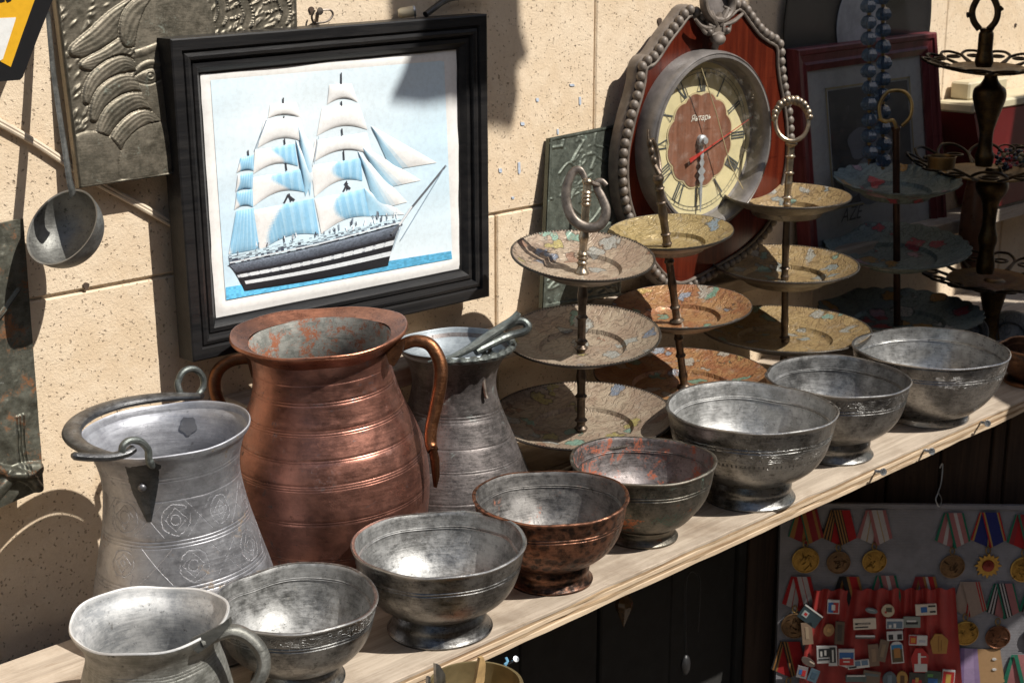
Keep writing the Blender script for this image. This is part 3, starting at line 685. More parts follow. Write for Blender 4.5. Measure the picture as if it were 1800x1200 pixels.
# small jug in the front left corner
M['jug_tin'] = vessel_metal('mottled_grey_tin', (.33, .33, .305), (.14, .14, .125), (.08, .085, .065), .585, .44, 24, .6, seed=8.8)
M['jug_in'] = vessel_metal('jug_lining', (.56, .56, .555), (.27, .28, .29), (.12, .12, .115), .61, .56, 20, .45, seed=7.2)
PJ = onY(268, 1083, .958); jx, jy, jz = PJ.x, PJ.y, PJ.z; jr = 137 * pxm(PJ)
jug = thing('small_jug', (jx, jy, 0), 'small dented grey jug with curved handle at the bottom left corner', 'jug')
op3 = smooth_prof([(.058, 0), (.060, .004), (.0595, .03), (.055, .055), (.0505, .072), (.0515, .085), (jr - .0022, jz - .006), (jr, jz - .0008)], 6)
op3 = profile_rings(op3, [.071, .0735, .076])
g = G(); g.lathe(op3, (jx, jy, 0), 112, (-.02, 0, 1), .010, .0022, 2.8); under(g, .057, (jx, jy, 0)); mk('body', g, M['jug_tin'], jug)
inn = [(jr, jz - .0008), (jr - .0006, jz + .0008), (jr - .0022, jz)] + smooth_prof([(jr - .004, jz - .006), (.0490, .085), (.048, .072), (.053, .05), (.056, .02), (.03, .004), (.0004, .004)], 4)
g = G(); g.lathe(inn, (jx, jy, 0), 96, (-.02, 0, 1), .010, .0022, 2.8); mk('lining', g, M['jug_in'], jug)
Dj = depth((jx, jy, jz)) - .035
def jq(px, py, d=0): return onD(px, py, Dj + d)
g = G(); pts = bez([jq(352, 1130), jq(378, 1117, .006), jq(405, 1108, .01), (jq(432, 1116, .014)), jq(455, 1138, .016), jq(464, 1164, .016), jq(458, 1190, .014), jq(440, 1215, .012), jq(410, 1240, .008)], 6)
g.tube(pts, [.0052 + .0016 * math.sin(math.pi * i / (len(pts) - 1)) for i in range(len(pts))], 12, .8); mk('handle', g, M['jug_tin'], jug)
g = G(); pl = [jq(px, py, -.003) for px, py in ((334, 1124), (352, 1116), (388, 1098), (402, 1086), (404, 1098), (388, 1118), (362, 1138), (348, 1148), (338, 1140))]
g.prism(pl, FW * .010); mk('handle_plate', g, M['jug_tin'], jug)

# ================================================================== TIERED STANDS
EN1 = enamel('enamel_faded_brown', (.36, .29, .215), (.28, .205, .15), [(.14, .18, .25), (.16, .29, .23), (.24, .13, .085), (.34, .29, .10), (.30, .31, .29)], 1.7, .48, .66, 42.)
EN2 = enamel('enamel_orange', (.36, .20, .088), (.28, .12, .056), [(.36, .34, .29), (.14, .28, .21), (.44, .31, .11), (.22, .26, .31)], 5.3, .40, .62, 42.)
EN2b = enamel('enamel_ochre', (.35, .265, .12), (.28, .205, .088), [(.15, .36, .33), (.20, .28, .35), (.40, .32, .15)], 3.3, .42, .74, 38.)
EN3 = enamel('enamel_gold', (.34, .24, .115), (.265, .18, .088), [(.22, .26, .26), (.30, .30, .27), (.17, .30, .25), (.38, .27, .13)], 8.1, .42, .60, 46.)
EN4 = enamel('enamel_green_floral', (.23, .27, .23), (.18, .21, .185), [(.55, .05, .05), (.50, .28, .30), (.56, .52, .47), (.52, .26, .05), (.42, .04, .06)], 2.2, .5, .45, 32.)
M['tray_edge'] = vessel_metal('tray_metal', (.34, .30, .25), (.16, .14, .12), (.09, .085, .07), .6, .42, 40, .85, seed=3.9)
M['rod'] = plain('brown_rod', (.10, .075, .055), .42, .75, .4, 80)
M['rod_bright'] = plain('worn_brass_rod', (.30, .245, .18), .36, .9, .35, 80)

def tray(c, R, ax, en, root, beaded=False, deep=.016, lobes=0, well=.54):
    c = Vector(c); ax = Vector(ax).normalized()
    top = [(R * .985, .0012), (R * .965, .0002), (R * .945, -.0008), (R * .80, -deep * .48), (R * (well + .05), -deep * .80), (R * (well + .015), -deep * .84), (R * (well - .015), -deep * 1.12), (R * (well - .05), -deep * 1.2), (R * .25, -deep * 1.2), (.0005, -deep * 1.2)]
    seg = 128
    def lob(P):
        return P
    g = G(); g.lathe(list(reversed(top)), c, seg, ax, .0015, 0, R * 100)
    if lobes: scallop(g, c, ax, R, lobes)
    t = mk('tray', g, en, root)
    bot = [(R * .985, .0012), (R * .995, .0016), (R, .0004), (R * .995, -.0010), (R * .80, -deep * .48 - .0014), (R * (well + .06), -deep * .8 - .0014), (R * well, -deep * 1.2 - .0012), (.0005, -deep * 1.2 - .0012)]
    g = G(); g.lathe(bot, c, seg, ax, .0015, 0, R * 100)
    if lobes: scallop(g, c, ax, R, lobes)
    mk('tray_underside', g, en if lobes else M['tray_edge'], t)
    if beaded:
        ref = Vector((1, 0, 0)); a1 = (ref - ax * ref.dot(ax)).normalized(); a2 = ax.cross(a1); g = G(); n = int(R * 1700)
        for k in range(n):
            th = 2 * math.pi * k / n; g.ball(c + (a1 * math.cos(th) + a2 * math.sin(th)) * (R * .985) + ax * .0008, .0014, 6, 4, (1, 1, .8))
        o = mk('beaded_edge', g, M['tray_edge'], t, kind='stuff')
    return t
def scallop(g, c, ax, R, n):
    ref = Vector((1, 0, 0)); a1 = (ref - ax * ref.dot(ax)).normalized(); a2 = ax.cross(a1)
    for i, v in enumerate(g.v):
        p = Vector(v) - c; r = Vector((p.dot(a1), p.dot(a2))).length; th = math.atan2(p.dot(a2), p.dot(a1))
        k = (r / R) ** 3 * (abs(math.cos(n * th / 2)) - .6)
        q = Vector(v) + (a1 * math.cos(th) + a2 * math.sin(th)) * (.035 * R * k) + ax * (.0022 * k); g.v[i] = (q.x, q.y, q.z)
def turned_rod(a, b, r, root, m, knobs, name='rod', seg=16):
    """turned rod from a to b; knobs: (t, radius factor, half width)"""
    a, b = Vector(a), Vector(b); L = (b - a).length; n = 120
    pr = []
    for i in range(n + 1):
        t = i / n; k = 1.0
        for kt, kr, kw in knobs: k = max(k, 1 + (kr - 1) * math.exp(-((t - kt) / kw) ** 2 * 2.2))
        pr.append((r * k, t * L))
    g = G(); g.lathe([(.0003, 0)] + pr + [(.0003, L)], a, seg, axis=b - a); return mk(name, g, m, root)
def cam_tilt(deg, roll=0.0):
    """axis leaning towards the viewer by deg and to the right by roll"""
    return (Vector((0, 0, 1)) - HD * math.tan(math.radians(deg)) + RT * math.tan(math.radians(roll)))
def tray_at(l, r, t, b, Y, en, root, tilt=0, roll=0, **k):
    c = onY((l + r) / 2, (t + b) / 2, Y); R = (r - l) / 2 * pxm(c) * .995
    tray(c, R, cam_tilt(tilt, roll), en, root, **k); return c

# --- stand with the lyre handle
Y1 = 1.105
s1 = thing('tiered_tray_stand', (1.217, Y1, 0), 'three tier faded enamel tray stand with lyre handle, nearest the pitchers', 'tray stand', 'tiered tray stands')
c1a = tray_at(896, 1153, 403, 494, Y1, EN1, s1, 8, 3, beaded=True)
c1b = tray_at(885, 1163, 534, 643, Y1, EN1, s1, 8, -1.5, beaded=True)
c1c = tray_at(861, 1187, 668, 789, Y1, EN1, s1, 3.5, -1, beaded=True)
pt = lambda px, py, Y=Y1: onY(px, py, Y)
kn = [(.03, 2.2, .05), (.10, 1.6, .03), (.16, 1.5, .02), (.22, 1.45, .02), (.30, 1.15, .06), (.5, 1.5, .025), (.68, 1.3, .08), (.85, 1.5, .03)]
turned_rod(pt(1021, 775), pt(1022, 630), .0046, s1, M['rod'], [(.04, 1.9, .04), (.16, 1.7, .035), (.26, 1.6, .03), (.55, 1.5, .03), (.78, 1.25, .1), (.95, 1.4, .03)])
turned_rod(pt(1021, 632), pt(1025, 482), .0046, s1, M['rod'], [(.04, 1.8, .04), (.14, 1.7, .035), (.22, 1.6, .03), (.5, 1.5, .03), (.75, 1.25, .1), (.95, 1.3, .03)])
turned_rod(pt(1022, 484), pt(1033, 314), .0043, s1, M['rod_bright'], [(.02, 1.9, .07), (.13, 1.5, .022), (.18, 1.55, .02), (.225, 1.5, .02), (.40, 1.3, .07), (.74, 1.35, .016), (.78, 1.35, .016), (.82, 1.35, .016), (.86, 1.35, .016), (.97, 1.4, .03)])
turned_rod((c1c.x, c1c.y, 0), c1c - Vector((0, 0, .016)), .005, s1, M['rod'], [(.0, 7, .35)], 'foot')
ly = [(1030, 322), (1026, 308), (1018, 298), (1008, 302), (1000, 316), (995, 338), (997, 362), (1008, 386), (1028, 399), (1048, 399), (1061, 388), (1065, 368), (1058, 348), (1050, 332), (1050, 321), (1058, 319), (1066, 326)]
Dl = depth(pt(1030, 350))
P = bez([onD(x, y, Dl) for x, y in ly], 6); n = len(P)
rr = [.0026 + .0030 * math.sin(math.pi * min(1, i / (n - 1))) ** .8 for i in range(n)]
g = G(); g.tube(P, rr, 12, .42, fdir=FW); mk('lyre_handle', g, M['iron'], s1)
g = G(); g.tube([onD(1030, 316, Dl - .004), onD(1046, 324, Dl - .002), onD(1053, 326, Dl)], .0026, 8); mk('handle_pin', g, M['iron'], s1)

# --- stand with the leaning rod
Y2 = 1.135
s2 = thing('tiered_tray_stand', onY(1205, 690, Y2) * 1 - Vector((0, 0, onY(1205, 690, Y2).z)), 'orange three tier tray stand with crooked leaning rod in front of the clock', 'tray stand', 'tiered tray stands')
c2a = tray_at(1066, 1290, 376, 438, Y2 - .005, EN2b, s2, 4.5, -3)
c2b = tray_at(1074, 1322, 500, 576, Y2, EN2, s2, 4, -2)
c2c = tray_at(1042, 1354, 610, 703, Y2 + .004, EN2, s2, 1, 0)
p2 = lambda px, py: onY(px, py, Y2)
turned_rod(p2(1204, 690), p2(1190, 570), .0046, s2, M['rod'], [(.1, 1.6, .03), (.25, 1.3, .06), (.55, 1.4, .03), (.8, 1.3, .03)])
turned_rod(p2(1190, 566), p2(1173, 432), .0046, s2, M['rod'], [(.02, 2.0, .03), (.2, 1.4, .03), (.5, 1.2, .08), (.8, 1.35, .03)])
turned_rod(p2(1173, 432), p2(1156, 308), .0048, s2, M['rod'], [(.03, 1.3, .03), (.17, 1.35, .02), (.45, 1.2, .08), (.62, 1.4, .02), (.82, 1.3, .02), (.95, 1.5, .06)])
turned_rod((c2c.x, c2c.y, 0), c2c - Vector((0, 0, .015)), .005, s2, M['rod'], [(.0, 7, .35)], 'foot')
D_ = depth(p2(1150, 270))
# the handle seen edge-on: thin scrolled leaf shape
g = G(); g.tube(bez([onD(1160, 306, D_), onD(1149, 285, D_), onD(1143, 262, D_), onD(1140, 240, D_), onD(1140, 228, D_)], 6), [.0046 - .0001 * i for i in range(25)], 10, .8)
mk('edge_on_handle', g, M['rod'], s2)
g = G(); g.tube(bez([onD(1160, 302, D_ + .01), onD(1158, 280, D_ + .014), onD(1153, 258, D_ + .012), onD(1146, 245, D_ + .006)], 6), .0026, 8, .8); mk('handle_scroll', g, M['rod'], s2)
for px, py in ((1139, 252), (1142, 266), (1147, 283)): g = G(); g.ball(onD(px + 3, py, D_ - .004), .0046, 10, 7, (.8, .8, 1.1)); mk('handle_bead', g, M['rod'], s2)

# --- stand with the ring handle
Y3 = 1.147
b3 = onY(1380, 610, Y3)
s3 = thing('tiered_tray_stand', (b3.x, Y3, 0), 'gold enamel three tier tray stand with wreathed ring handle', 'tray stand', 'tiered tray stands')
c3a = tray_at(1273, 1496, 320, 367, Y3, EN3, s3, 1.5, 0, deep=.020)
c3b = tray_at(1250, 1510, 428, 498, Y3, EN3, s3, 2.5, 0, beaded=True, deep=.019)
c3c = tray_at(1230, 1531, 535, 619, Y3, EN3, s3, 1, 0, beaded=True)
p3 = lambda px, py: onY(px, py, Y3)
turned_rod(p3(1379, 614), p3(1380, 486), .0046, s3, M['rod'], [(.05, 1.25, .03), (.17, 1.6, .02), (.4, 1.15, .1), (.9, 1.4, .03)])
turned_rod(p3(1379, 493), p3(1384, 355), .0046, s3, M['rod'], [(.05, 1.25, .03), (.16, 1.6, .02), (.45, 1.15, .1), (.85, 1.5, .03)])
turned_rod(p3(1383, 362), p3(1391, 250), .0046, s3, M['rod_bright'], [(.03, 1.2, .03), (.13, 1.6, .025), (.35, 1.15, .05), (.52, 1.5, .02), (.78, 1.5, .02), (.98, 1.8, .05)])
turned_rod((c3c.x, c3c.y, 0), c3c - Vector((0, 0, .015)), .005, s3, M['rod'], [(.0, 7, .35)], 'foot')
D3 = depth(p3(1392, 215)); R_ = [(1392 + 29 * math.cos(t), 214 + 34 * math.sin(t)) for t in [2 * math.pi * k / 40 for k in range(40)]]
g = G(); g.tube([onD(x, y, D3) for x, y in R_], .0030, 10, closed=True); mk('ring_handle', g, M['rod_bright'], s3)
for k in range(13):
    t = math.radians(185 + 170 * k / 12); rr = .0036 + .0016 * math.sin(math.pi * k / 12) + (.0006 if k % 2 else 0)
    g = G(); g.ball(onD(1392 + 31 * math.cos(t), 211 + 33 * math.sin(t) - 2, D3 - .002), rr, 9, 6, (1, 1, 1.15)); mk('wreath_bead', g, M['rod_bright'], s3)
for px, py in ((1361, 210), (1425, 206)): g = G(); g.ball(onD(px, py, D3), .0036, 8, 6); mk('ring_knob', g, M['rod_bright'], s3)

# --- dark floral stand in the shade
Y4 = 1.15
b4 = onY(1577, 560, Y4)
s4 = thing('tiered_tray_stand', (b4.x, Y4, 0), 'dark green tray stand with red flowers and scalloped tiers in the shade', 'tray stand', 'tiered tray stands')
c4a = tray_at(1466, 1688, 286, 343, Y4, EN4, s4, 5, 0, lobes=22, deep=.019)
c4b = tray_at(1450, 1704, 388, 474, Y4, EN4, s4, 7, -1, lobes=26, deep=.019)
c4c = tray_at(1440, 1726, 505, 585, Y4, EN4, s4, 2, 0, lobes=28, deep=.019)
p4 = lambda px, py: onY(px, py, Y4)
turned_rod(p4(1577, 570), p4(1575, 222), .0052, s4, plain('brown_tube', (.075, .04, .025), .35, .7, .3, 60), [(.99, 1.35, .012)])
turned_rod((c4c.x, c4c.y, 0), c4c - Vector((0, 0, .015)), .005, s4, M['rod'], [(.0, 7, .35)], 'foot')
D4 = depth(p4(1560, 200))
g = G(); g.tube(bez([onD(1548, 210, D4), onD(1545, 190, D4), onD(1553, 170, D4), onD(1566, 160, D4), onD(1590, 162, D4), onD(1602, 180, D4), onD(1600, 205, D4), onD(1585, 222, D4)], 6), .0026, 8); mk('ring_handle', g, M['brass'], s4)
g = G(); g.tube(bez([onD(1545, 208, D4), onD(1556, 214, D4), onD(1570, 212, D4), onD(1576, 226, D4)], 6), .0026, 8); mk('handle_stem', g, M['brass'], s4)

# --- pierced brass epergne at the right
Y5 = 1.08
b5 = onY(1738, 575, Y5)
M['dark_brass'] = vessel_metal('dark_brass', (.10, .062, .024), (.03, .02, .011), (.02, .016, .011), .58, .38, 40, .92, seed=2.5)
s5 = thing('brass_epergne', (b5.x, Y5, 0), 'dark brass openwork three tier centrepiece at the right edge', 'tray stand', 'tiered tray stands')
p5 = lambda px, py, Y=Y5: onY(px, py, Y)
def pierced(cpx, cpy, half, root, n, w=.42, lift=.006, tilt=4):
    c = p5(cpx, cpy); R = half * pxm(c); ax = cam_tilt(tilt).normalized()
    a1 = (RT - ax * RT.dot(ax)).normalized(); a2 = ax.cross(a1)
    def pp(r, t, h): return c + (a1 * math.cos(t) + a2 * math.sin(t)) * r + ax * h
    R0 = R * (1 - w)
    g = G(); g.lathe([(.0005, -.010), (R0 * .6, -.010), (R0, -.006), (R0 * 1.02, -.0045), (R0, -.003), (R0 * .6, -.007), (.0005, -.0075)], c, 64, ax); t_ = mk('tray', g, M['dark_brass'], root)
    for k in range(n):
        t0 = 2 * math.pi * k / n; d = 2 * math.pi / n
        loop = bez([pp(R0, t0 + .08 * d, -.004), pp(R * .86, t0 + .02 * d, lift * .4), pp(R * .98, t0 + .28 * d, lift), pp(R, t0 + .5 * d, lift * 1.1), pp(R * .98, t0 + .72 * d, lift), pp(R * .86, t0 + .98 * d, lift * .4), pp(R0, t0 + .92 * d, -.004)], 5)
        g = G(); g.tube(loop, .0024, 7, .8)
        cc = [pp(R * .80 + .09 * R * math.cos(u), t0 + .5 * d + .26 * d * math.sin(u), lift * .35) for u in [2 * math.pi * q / 12 for q in range(12)]]
        g.tube(cc, .0022, 6, .8, closed=True)
        mk('pierced_lobe', g, M['dark_brass'], root)
    return c, R
ct, Rt = pierced(1738, 115, 114, s5, 14)
cm, Rm = pierced(1735, 298, 138, s5, 12, lift=.016, tilt=2)
cb, Rb = pierced(1742, 487, 128, s5, 14, lift=.010, tilt=3)
def px_lathe(prof_px, x0, root, name, m=None):
    """vertical turned part: (half width px, y px) from bottom to top"""
    pr = []; c0 = p5(x0, prof_px[0][1])
    for hw, py in prof_px: q = p5(x0, py); pr.append((hw * pxm(q), q.z - c0.z))
    pr = smooth_prof(pr, 4); g = G(); g.lathe([(.0004, pr[0][1])] + pr + [(.0004, pr[-1][1])], c0, 32); return mk(name, g, m or M['dark_brass'], root)
px_lathe([(70, 640), (66, 628), (40, 615), (18, 590), (14, 560), (20, 530), (26, 505), (14, 494)], 1735, s5, 'foot')
px_lathe([(14, 480), (16, 465), (13, 440), (17, 420), (12, 395), (15, 360), (26, 340), (28, 325), (16, 306), (12, 298)], 1731, s5, 'lower_stem')
px_lathe([(14, 292), (17, 275), (13, 262), (12, 235), (18, 210), (25, 188), (29, 172), (27, 158), (18, 150), (12, 140), (11, 128)], 1729, s5, 'middle_stem')
px_lathe([(13, 118), (16, 108), (14, 95), (13, 88), (13, 62), (11, 56), (14, 50)], 1729, s5, 'upper_stem')
D5 = depth(p5(1730, 20))
g = G(); g.tube(bez([onD(1722, 52, D5), onD(1712, 38, D5), onD(1709, 20, D5), onD(1716, 2, D5), onD(1726, -14, D5), onD(1738, -14, D5), onD(1749, 2, D5), onD(1754, 20, D5), onD(1750, 38, D5), onD(1738, 52, D5)], 6), .0046, 10, .8, fdir=FW); mk('loop_handle', g, M['dark_brass'], s5)
for a_, b_ in (((1711, 26), (1700, 27)), ((1752, 18), (1761, 14))):
    g = G(); g.tube([onD(*a_, D5), onD((a_[0] + b_[0]) / 2, a_[1], D5), onD(*b_, D5)], [.004, .0034, .0042], 8); mk('handle_spur', g, M['dark_brass'], s5)
# things lying in its middle tray
q = p5(1655, 285, 1.05); r_ = 24 * pxm(q)
g = G(); g.lathe([(r_ * .7, -.014), (r_ * .95, -.012), (r_, 0), (r_ * 1.05, .004), (r_ * .98, .0045), (r_ * .9, .001), (r_ * .8, -.010), (.0004, -.010)], q + Vector((0, 0, .004)), 40)
mk('brass_cup', g, M['dark_brass'], None, loc=(q.x, q.y, q.z - .01), label='small round brass cup in the middle tier of the brass centrepiece', cat='cup')
jw = thing('jewellery_heap', p5(1775, 290), 'tangle of beads and red stones in the middle brass tier', 'jewellery')
JC = [(.02, .02, .03), (.35, .02, .03), (.04, .09, .10), (.10, .10, .12), (.25, .20, .10)]
JM = [plain('bead_%d' % i, c, .2, 0.1, .2, 50) for i, c in enumerate(JC)]
for k in range(70):
    p = p5(1752 + rnd.uniform(0, 60), 283 + rnd.uniform(-20, 14), Y5 + rnd.uniform(-.02, .02)); g = G(); g.ball(p, rnd.uniform(.0022, .0042), 8, 6); mk('bead', g, JM[rnd.choice([0, 0, 1, 2, 3, 4])], jw)
for k in range(5):
    c = p5(1770 + k * 9, 262 + (k % 2) * 14, Y5 + .005 * k); g = G()
    g.tube([c + RT * (.012 * math.cos(t)) + Vector((0, 0, .005 * math.sin(t))) + HD * (.008 * math.sin(t)) for t in [2 * math.pi * q / 18 for q in range(18)]], .0012, 6, closed=True); mk('bangle', g, M['dark_brass'], jw)

# ================================================================== SHIP PICTURE
YF = 1.222; YB = 1.247
M['frame_black'] = wood('black_frame_wood', (.010, .010, .011), (.02, .019, .019), 'x', 1., .40, .0008, .2)
fr = thing('ship_picture', onY(590, 570, 1.24), 'framed print of a white and blue sailing ship in a black wooden frame', 'picture')
FQ = [onY(300, 69, YF), onY(857, 25, YF), onY(861, 521, YF), onY(340, 637, YF)]      # TL TR BR BL of the front
cen = sum(FQ, Vector()) / 4
fu = ((FQ[1] - FQ[0]) + (FQ[2] - FQ[3])).normalized(); fv = ((FQ[0] - FQ[3]) + (FQ[1] - FQ[2])).normalized()
BZM = .036
prof = [(0, .024), (0, .001), (.0015, 0), (.011, 0), (.0125, .0030), (.0135, .0032), (.0145, .0015), (.0175, .0005), (.0205, .0015), (.0220, .0060), (.0232, .0065), (.0245, .0045), (.0285, .0040), (.0325, .0075), (.0340, .0100), (BZM, .0105), (BZM, .024)]
N_ = Vector((0, 1, 0))
def inward(i):
    c = FQ[i]; a = (FQ[(i + 1) % 4] - c).normalized(); b = (FQ[i - 1] - c).normalized(); return a + b
for i in range(4):
    A, B = FQ[i], FQ[(i + 1) % 4]; ia, ib = inward(i), inward((i + 1) % 4)
    P = []; n = 14
    for k in range(n + 1):
        t = k / n; row = []
        for d, h in prof:
            a = A + ia * d; b = B + ib * d; p = a + (b - a) * t + N_ * h
            if 0 < k < n: p += Vector((rnd.uniform(-.0002, .0002), 0, rnd.uniform(-.0002, .0002)))
            row.append(p)
        P.append(row)
    g = G(); g.grid(P); mk('frame_rail', g, M['frame_black'], fr, sharp=25)
YS = YF + .0115
# the sheet: white card, slightly wavy
def sheet_pt(px, py, lift=0.): return onY(px, py, YS - lift)
def quad(tl, tr, br, bl, u, v):
    a = lerp(tl, tr, u); b = lerp(bl, br, u); return lerp(a, b, v)
SQ = ((341, 119), (802, 83), (818, 474), (370, 562))
def wave(px, py):
    return .0008 * math.sin(px * .021 + 1.2) * math.sin(py * .017) + .0003 * math.sin(px * .05 + py * .043) + .0002 * math.sin(py * .09 + px * .013)
g = G(); g.col((.80, .79, .77)); P = []
for i in range(61):
    row = []
    for j in range(49):
        px, py = quad(*SQ, i / 60, j / 48); e = min(i, 60 - i) / 60; e2 = min(j, 48 - j) / 48
        rg = .0022 * math.exp(-((min(e * 460, e2 * 440) - 16) / 6) ** 2)          # pressed ridge round the border
        row.append(sheet_pt(px, py, wave(px, py) + rg))
    P.append(row)
g.grid(P); sheet = mk('print_sheet', g, M['print'], fr, sharp=60)
SKYQ = ((370, 141), (793, 106), (795, 452), (397, 528))
def decal(name, pts_fn, nu, nv, colf, lift=.0004, bulge=0.0, sharp=60):
    g = G(); P = []
    for i in range(nu + 1):
        row = []
        for j in range(nv + 1):
            u, v = i / nu, j / nv; px, py = pts_fn(u, v)
            b = bulge * (max(0, math.sin(math.pi * u)) ** .55) * (max(0, math.sin(math.pi * v)) ** .45)
            row.append(sheet_pt(px, py, wave(px, py) + lift + b))
        P.append(row)
    base = len(g.v)
    for r in P:
        for p in r: g.V(p)
    for i in range(nu):
        for j in range(nv):
            g.cur = colf((i + .5) / nu, (j + .5) / nv); a = i * (nv + 1) + j
            g.Fc(a, a + nv + 1, a + nv + 2, a + 1)
    return mk(name, g, M['print'], sheet, sharp=sharp)
r2 = random.Random(3)
def cl(c, k): return tuple(max(0, min(1, x * k)) for x in c)
SKYC, SKYW = (.56, .74, .86), (.74, .83, .88)
decal('sky_print', lambda u, v: quad(*SKYQ, u, v), 60, 50, lambda u, v: lerp(SKYC, SKYW, .5 + .5 * math.sin(3 * u + 2.5 * v) * math.sin(4.2 * v + 1 - u)), .0007)
decal('sea_print', lambda u, v: quad((397, 505), (793, 441), (795, 455), (398, 527), u, v), 90, 8, lambda u, v: cl((.10, .38, .60), r2.uniform(.8, 1.25) * (1 + .35 * (u < .6))), .0011)
WH, BL, BLD = (.86, .86, .85), (.40, .66, .84), (.27, .54, .76)
def sail(tl, tr, br, bl, sag, wfrac, bow=0):
    """puffed sail: white near the left, blue beyond wfrac; lower edge arched up by sag"""
    def f(u, v):
        x, y = quad(tl, tr, br, bl, u, v); y -= sag * math.sin(math.pi * u) * v; x += bow * math.sin(math.pi * v) * (1 - u); return x, y
    def c(u, v):
        k = (u + .16 * math.sin(v * 3 + tl[0]) - wfrac) / .10
        k = max(0, min(1, k)); blue = lerp(BLD, BL, .5 + .5 * math.cos(u * 40 + v * 2)) if abs((u * 7) % 1 - .5) < .42 else lerp(BL, BLD, .9)
        return cl(lerp(WH, blue, k), r2.uniform(.97, 1.02))
    decal('sail', f, 34, 14, c, .0012, .0021)
for a in (
    ((475, 183), (521, 180), (529, 207), (471, 208), 6, 1.2), ((464, 209), (527, 206), (540, 252), (453, 260), 13, 1.2),
    ((448, 264), (518, 253), (524, 292), (445, 306), 11, .48), ((441, 313), (531, 297), (537, 338), (444, 364), 14, .50),
    ((445, 370), (551, 349), (561, 412), (457, 441), 12, .26),
    ((579, 149), (618, 147), (629, 180), (575, 184), 9, 1.2), ((566, 189), (631, 183), (646, 228), (557, 239), 12, 1.2),
    ((553, 247), (645, 233), (655, 272), (549, 286), 15, 1.2), ((547, 291), (634, 278), (637, 318), (553, 347), 14, .52),
    ((553, 350), (640, 332), (650, 380), (565, 411), 10, .45),
    ((423, 277), (446, 272), (446, 300), (416, 304), 3, .0), ((418, 307), (445, 303), (445, 334), (414, 338), 4, .0),
    ((416, 338), (445, 332), (445, 364), (412, 369), 5, .1), ((415, 371), (446, 366), (456, 437), (402, 447), 0, .0)): sail(*a)
def tri(a, b, c, wfrac, bulge=.0022):
    def f(u, v):
        p = lerp(a, b, u); q = lerp(a, c, u); return lerp(p, q, v)
    def col(u, v): return cl(WH if v < wfrac else lerp(WH, BL, min(1, (v - wfrac) / (1.001 - wfrac) * 1.6)), r2.uniform(.96, 1.03))
    decal('jib', f, 16, 8, col, .0013, bulge)
tri((652, 221), (768, 286), (688, 299), .55); tri((632, 253), (740, 317), (676, 331), .45); tri((629, 265), (716, 355), (662, 369), .30); tri((640, 330), (712, 377), (650, 380), .0, .001)
tri((522, 216), (552, 262), (545, 345), .1, .0025); tri((520, 245), (553, 310), (537, 345), .0, .0025)
def strip(pts, w_, c, name, lift=.0017):
    g = G(); g.col(c)
    for (x0, y0), (x1, y1) in zip(pts[:-1], pts[1:]):
        dx_, dy_ = x1 - x0, y1 - y0; L = math.hypot(dx_, dy_) or 1; nx, ny = -dy_ / L * w_ / 2, dx_ / L * w_ / 2; n = max(1, int(L / 8))
        for k in range(n):
            a = lerp((x0, y0), (x1, y1), k / n); b = lerp((x0, y0), (x1, y1), (k + 1) / n)
            g.poly([sheet_pt(x, y, lift + wave(x, y)) for x, y in ((a[0] + nx, a[1] + ny), (b[0] + nx, b[1] + ny), (b[0] - nx, b[1] - ny), (a[0] - nx, a[1] - ny))])
    return mk(name, g, M['print'], sheet)
# hull: dark sides with two white bands, deck clutter, rigging
def hull(u, v):
    xl, yl = 402 + 28 * v ** .7, 466 + 45 * v; xr, yr = 708 - 26 * v ** .6, 394 + 73 * v
    x, y = xl + (xr - xl) * u, yl + (yr - yl) * u; y += 4 * math.sin(math.pi * u) * (1 - .4 * v); return x, y
BLK = (.018, .018, .022)
def hcol(u, v):
    if (.38 < v < .50 or .64 < v < .76) and not (v > .6 and u < .03):
        return cl((.70, .73, .76), r2.uniform(.9, 1.05)) if (int(u * 60) % 4 or .41 < v < .46 or v > .6) else (.30, .32, .36)
    if v < .30: return cl(lerp((.16, .19, .24), (.03, .03, .04), min(1, v * 3.2)), r2.uniform(.75, 1.35))
    return cl(BLK, r2.uniform(.85, 1.2))
decal('hull', hull, 110, 34, hcol, .0016, .0012)
def deckf(u, v):
    x, y = quad((402, 449), (704, 383), (708, 396), (404, 468), u, v); return x, y
DKR = np.random.RandomState(4).rand(60, 9)
def deckc(u, v):
    k = DKR[int(u * 59), int(v * 8)] * (.4 + .6 * v); return lerp((.62, .78, .87), (.06, .07, .10), min(1, max(0, (k - .18) * 2.6)))
decal('deck', deckf, 60, 8, deckc, .0013)
strip([(404, 462), (555, 430), (704, 391)], 2.2, (.70, .74, .78), 'rail', .0034)
strip([(688, 412), (704, 393), (722, 367), (750, 333), (784, 291)], 3.6, (.12, .13, .15), 'bowsprit', .0032); strip([(702, 396), (724, 363)], 3, (.7, .72, .75), 'bowsprit_band', .0034)
for pts in ([(600, 128), (600, 150)], [(600, 178), (601, 188)], [(601, 226), (602, 238)], [(604, 265), (605, 282)], [(609, 318), (611, 334)], [(498, 172), (498, 184)], [(499, 204), (499, 212)], [(500, 244), (501, 254)], [(502, 284), (504, 300)], [(508, 340), (512, 354)], [(436, 264), (437, 274)]): strip(pts, 2.2, (.04, .04, .05), 'mast')
for pts in ([(611, 322), (604, 336)], [(606, 322), (616, 332)], [(506, 344), (500, 356)], [(505, 342), (518, 352)]): strip(pts, 3, (.05, .05, .06), 'rigging_block')
for pts in ([(470, 208), (450, 262)], [(560, 240), (552, 290)], [(705, 398), (690, 440)], [(784, 291), (706, 420)]): strip(pts, 1.2, (.35, .45, .55), 'rigging_line', .0032)
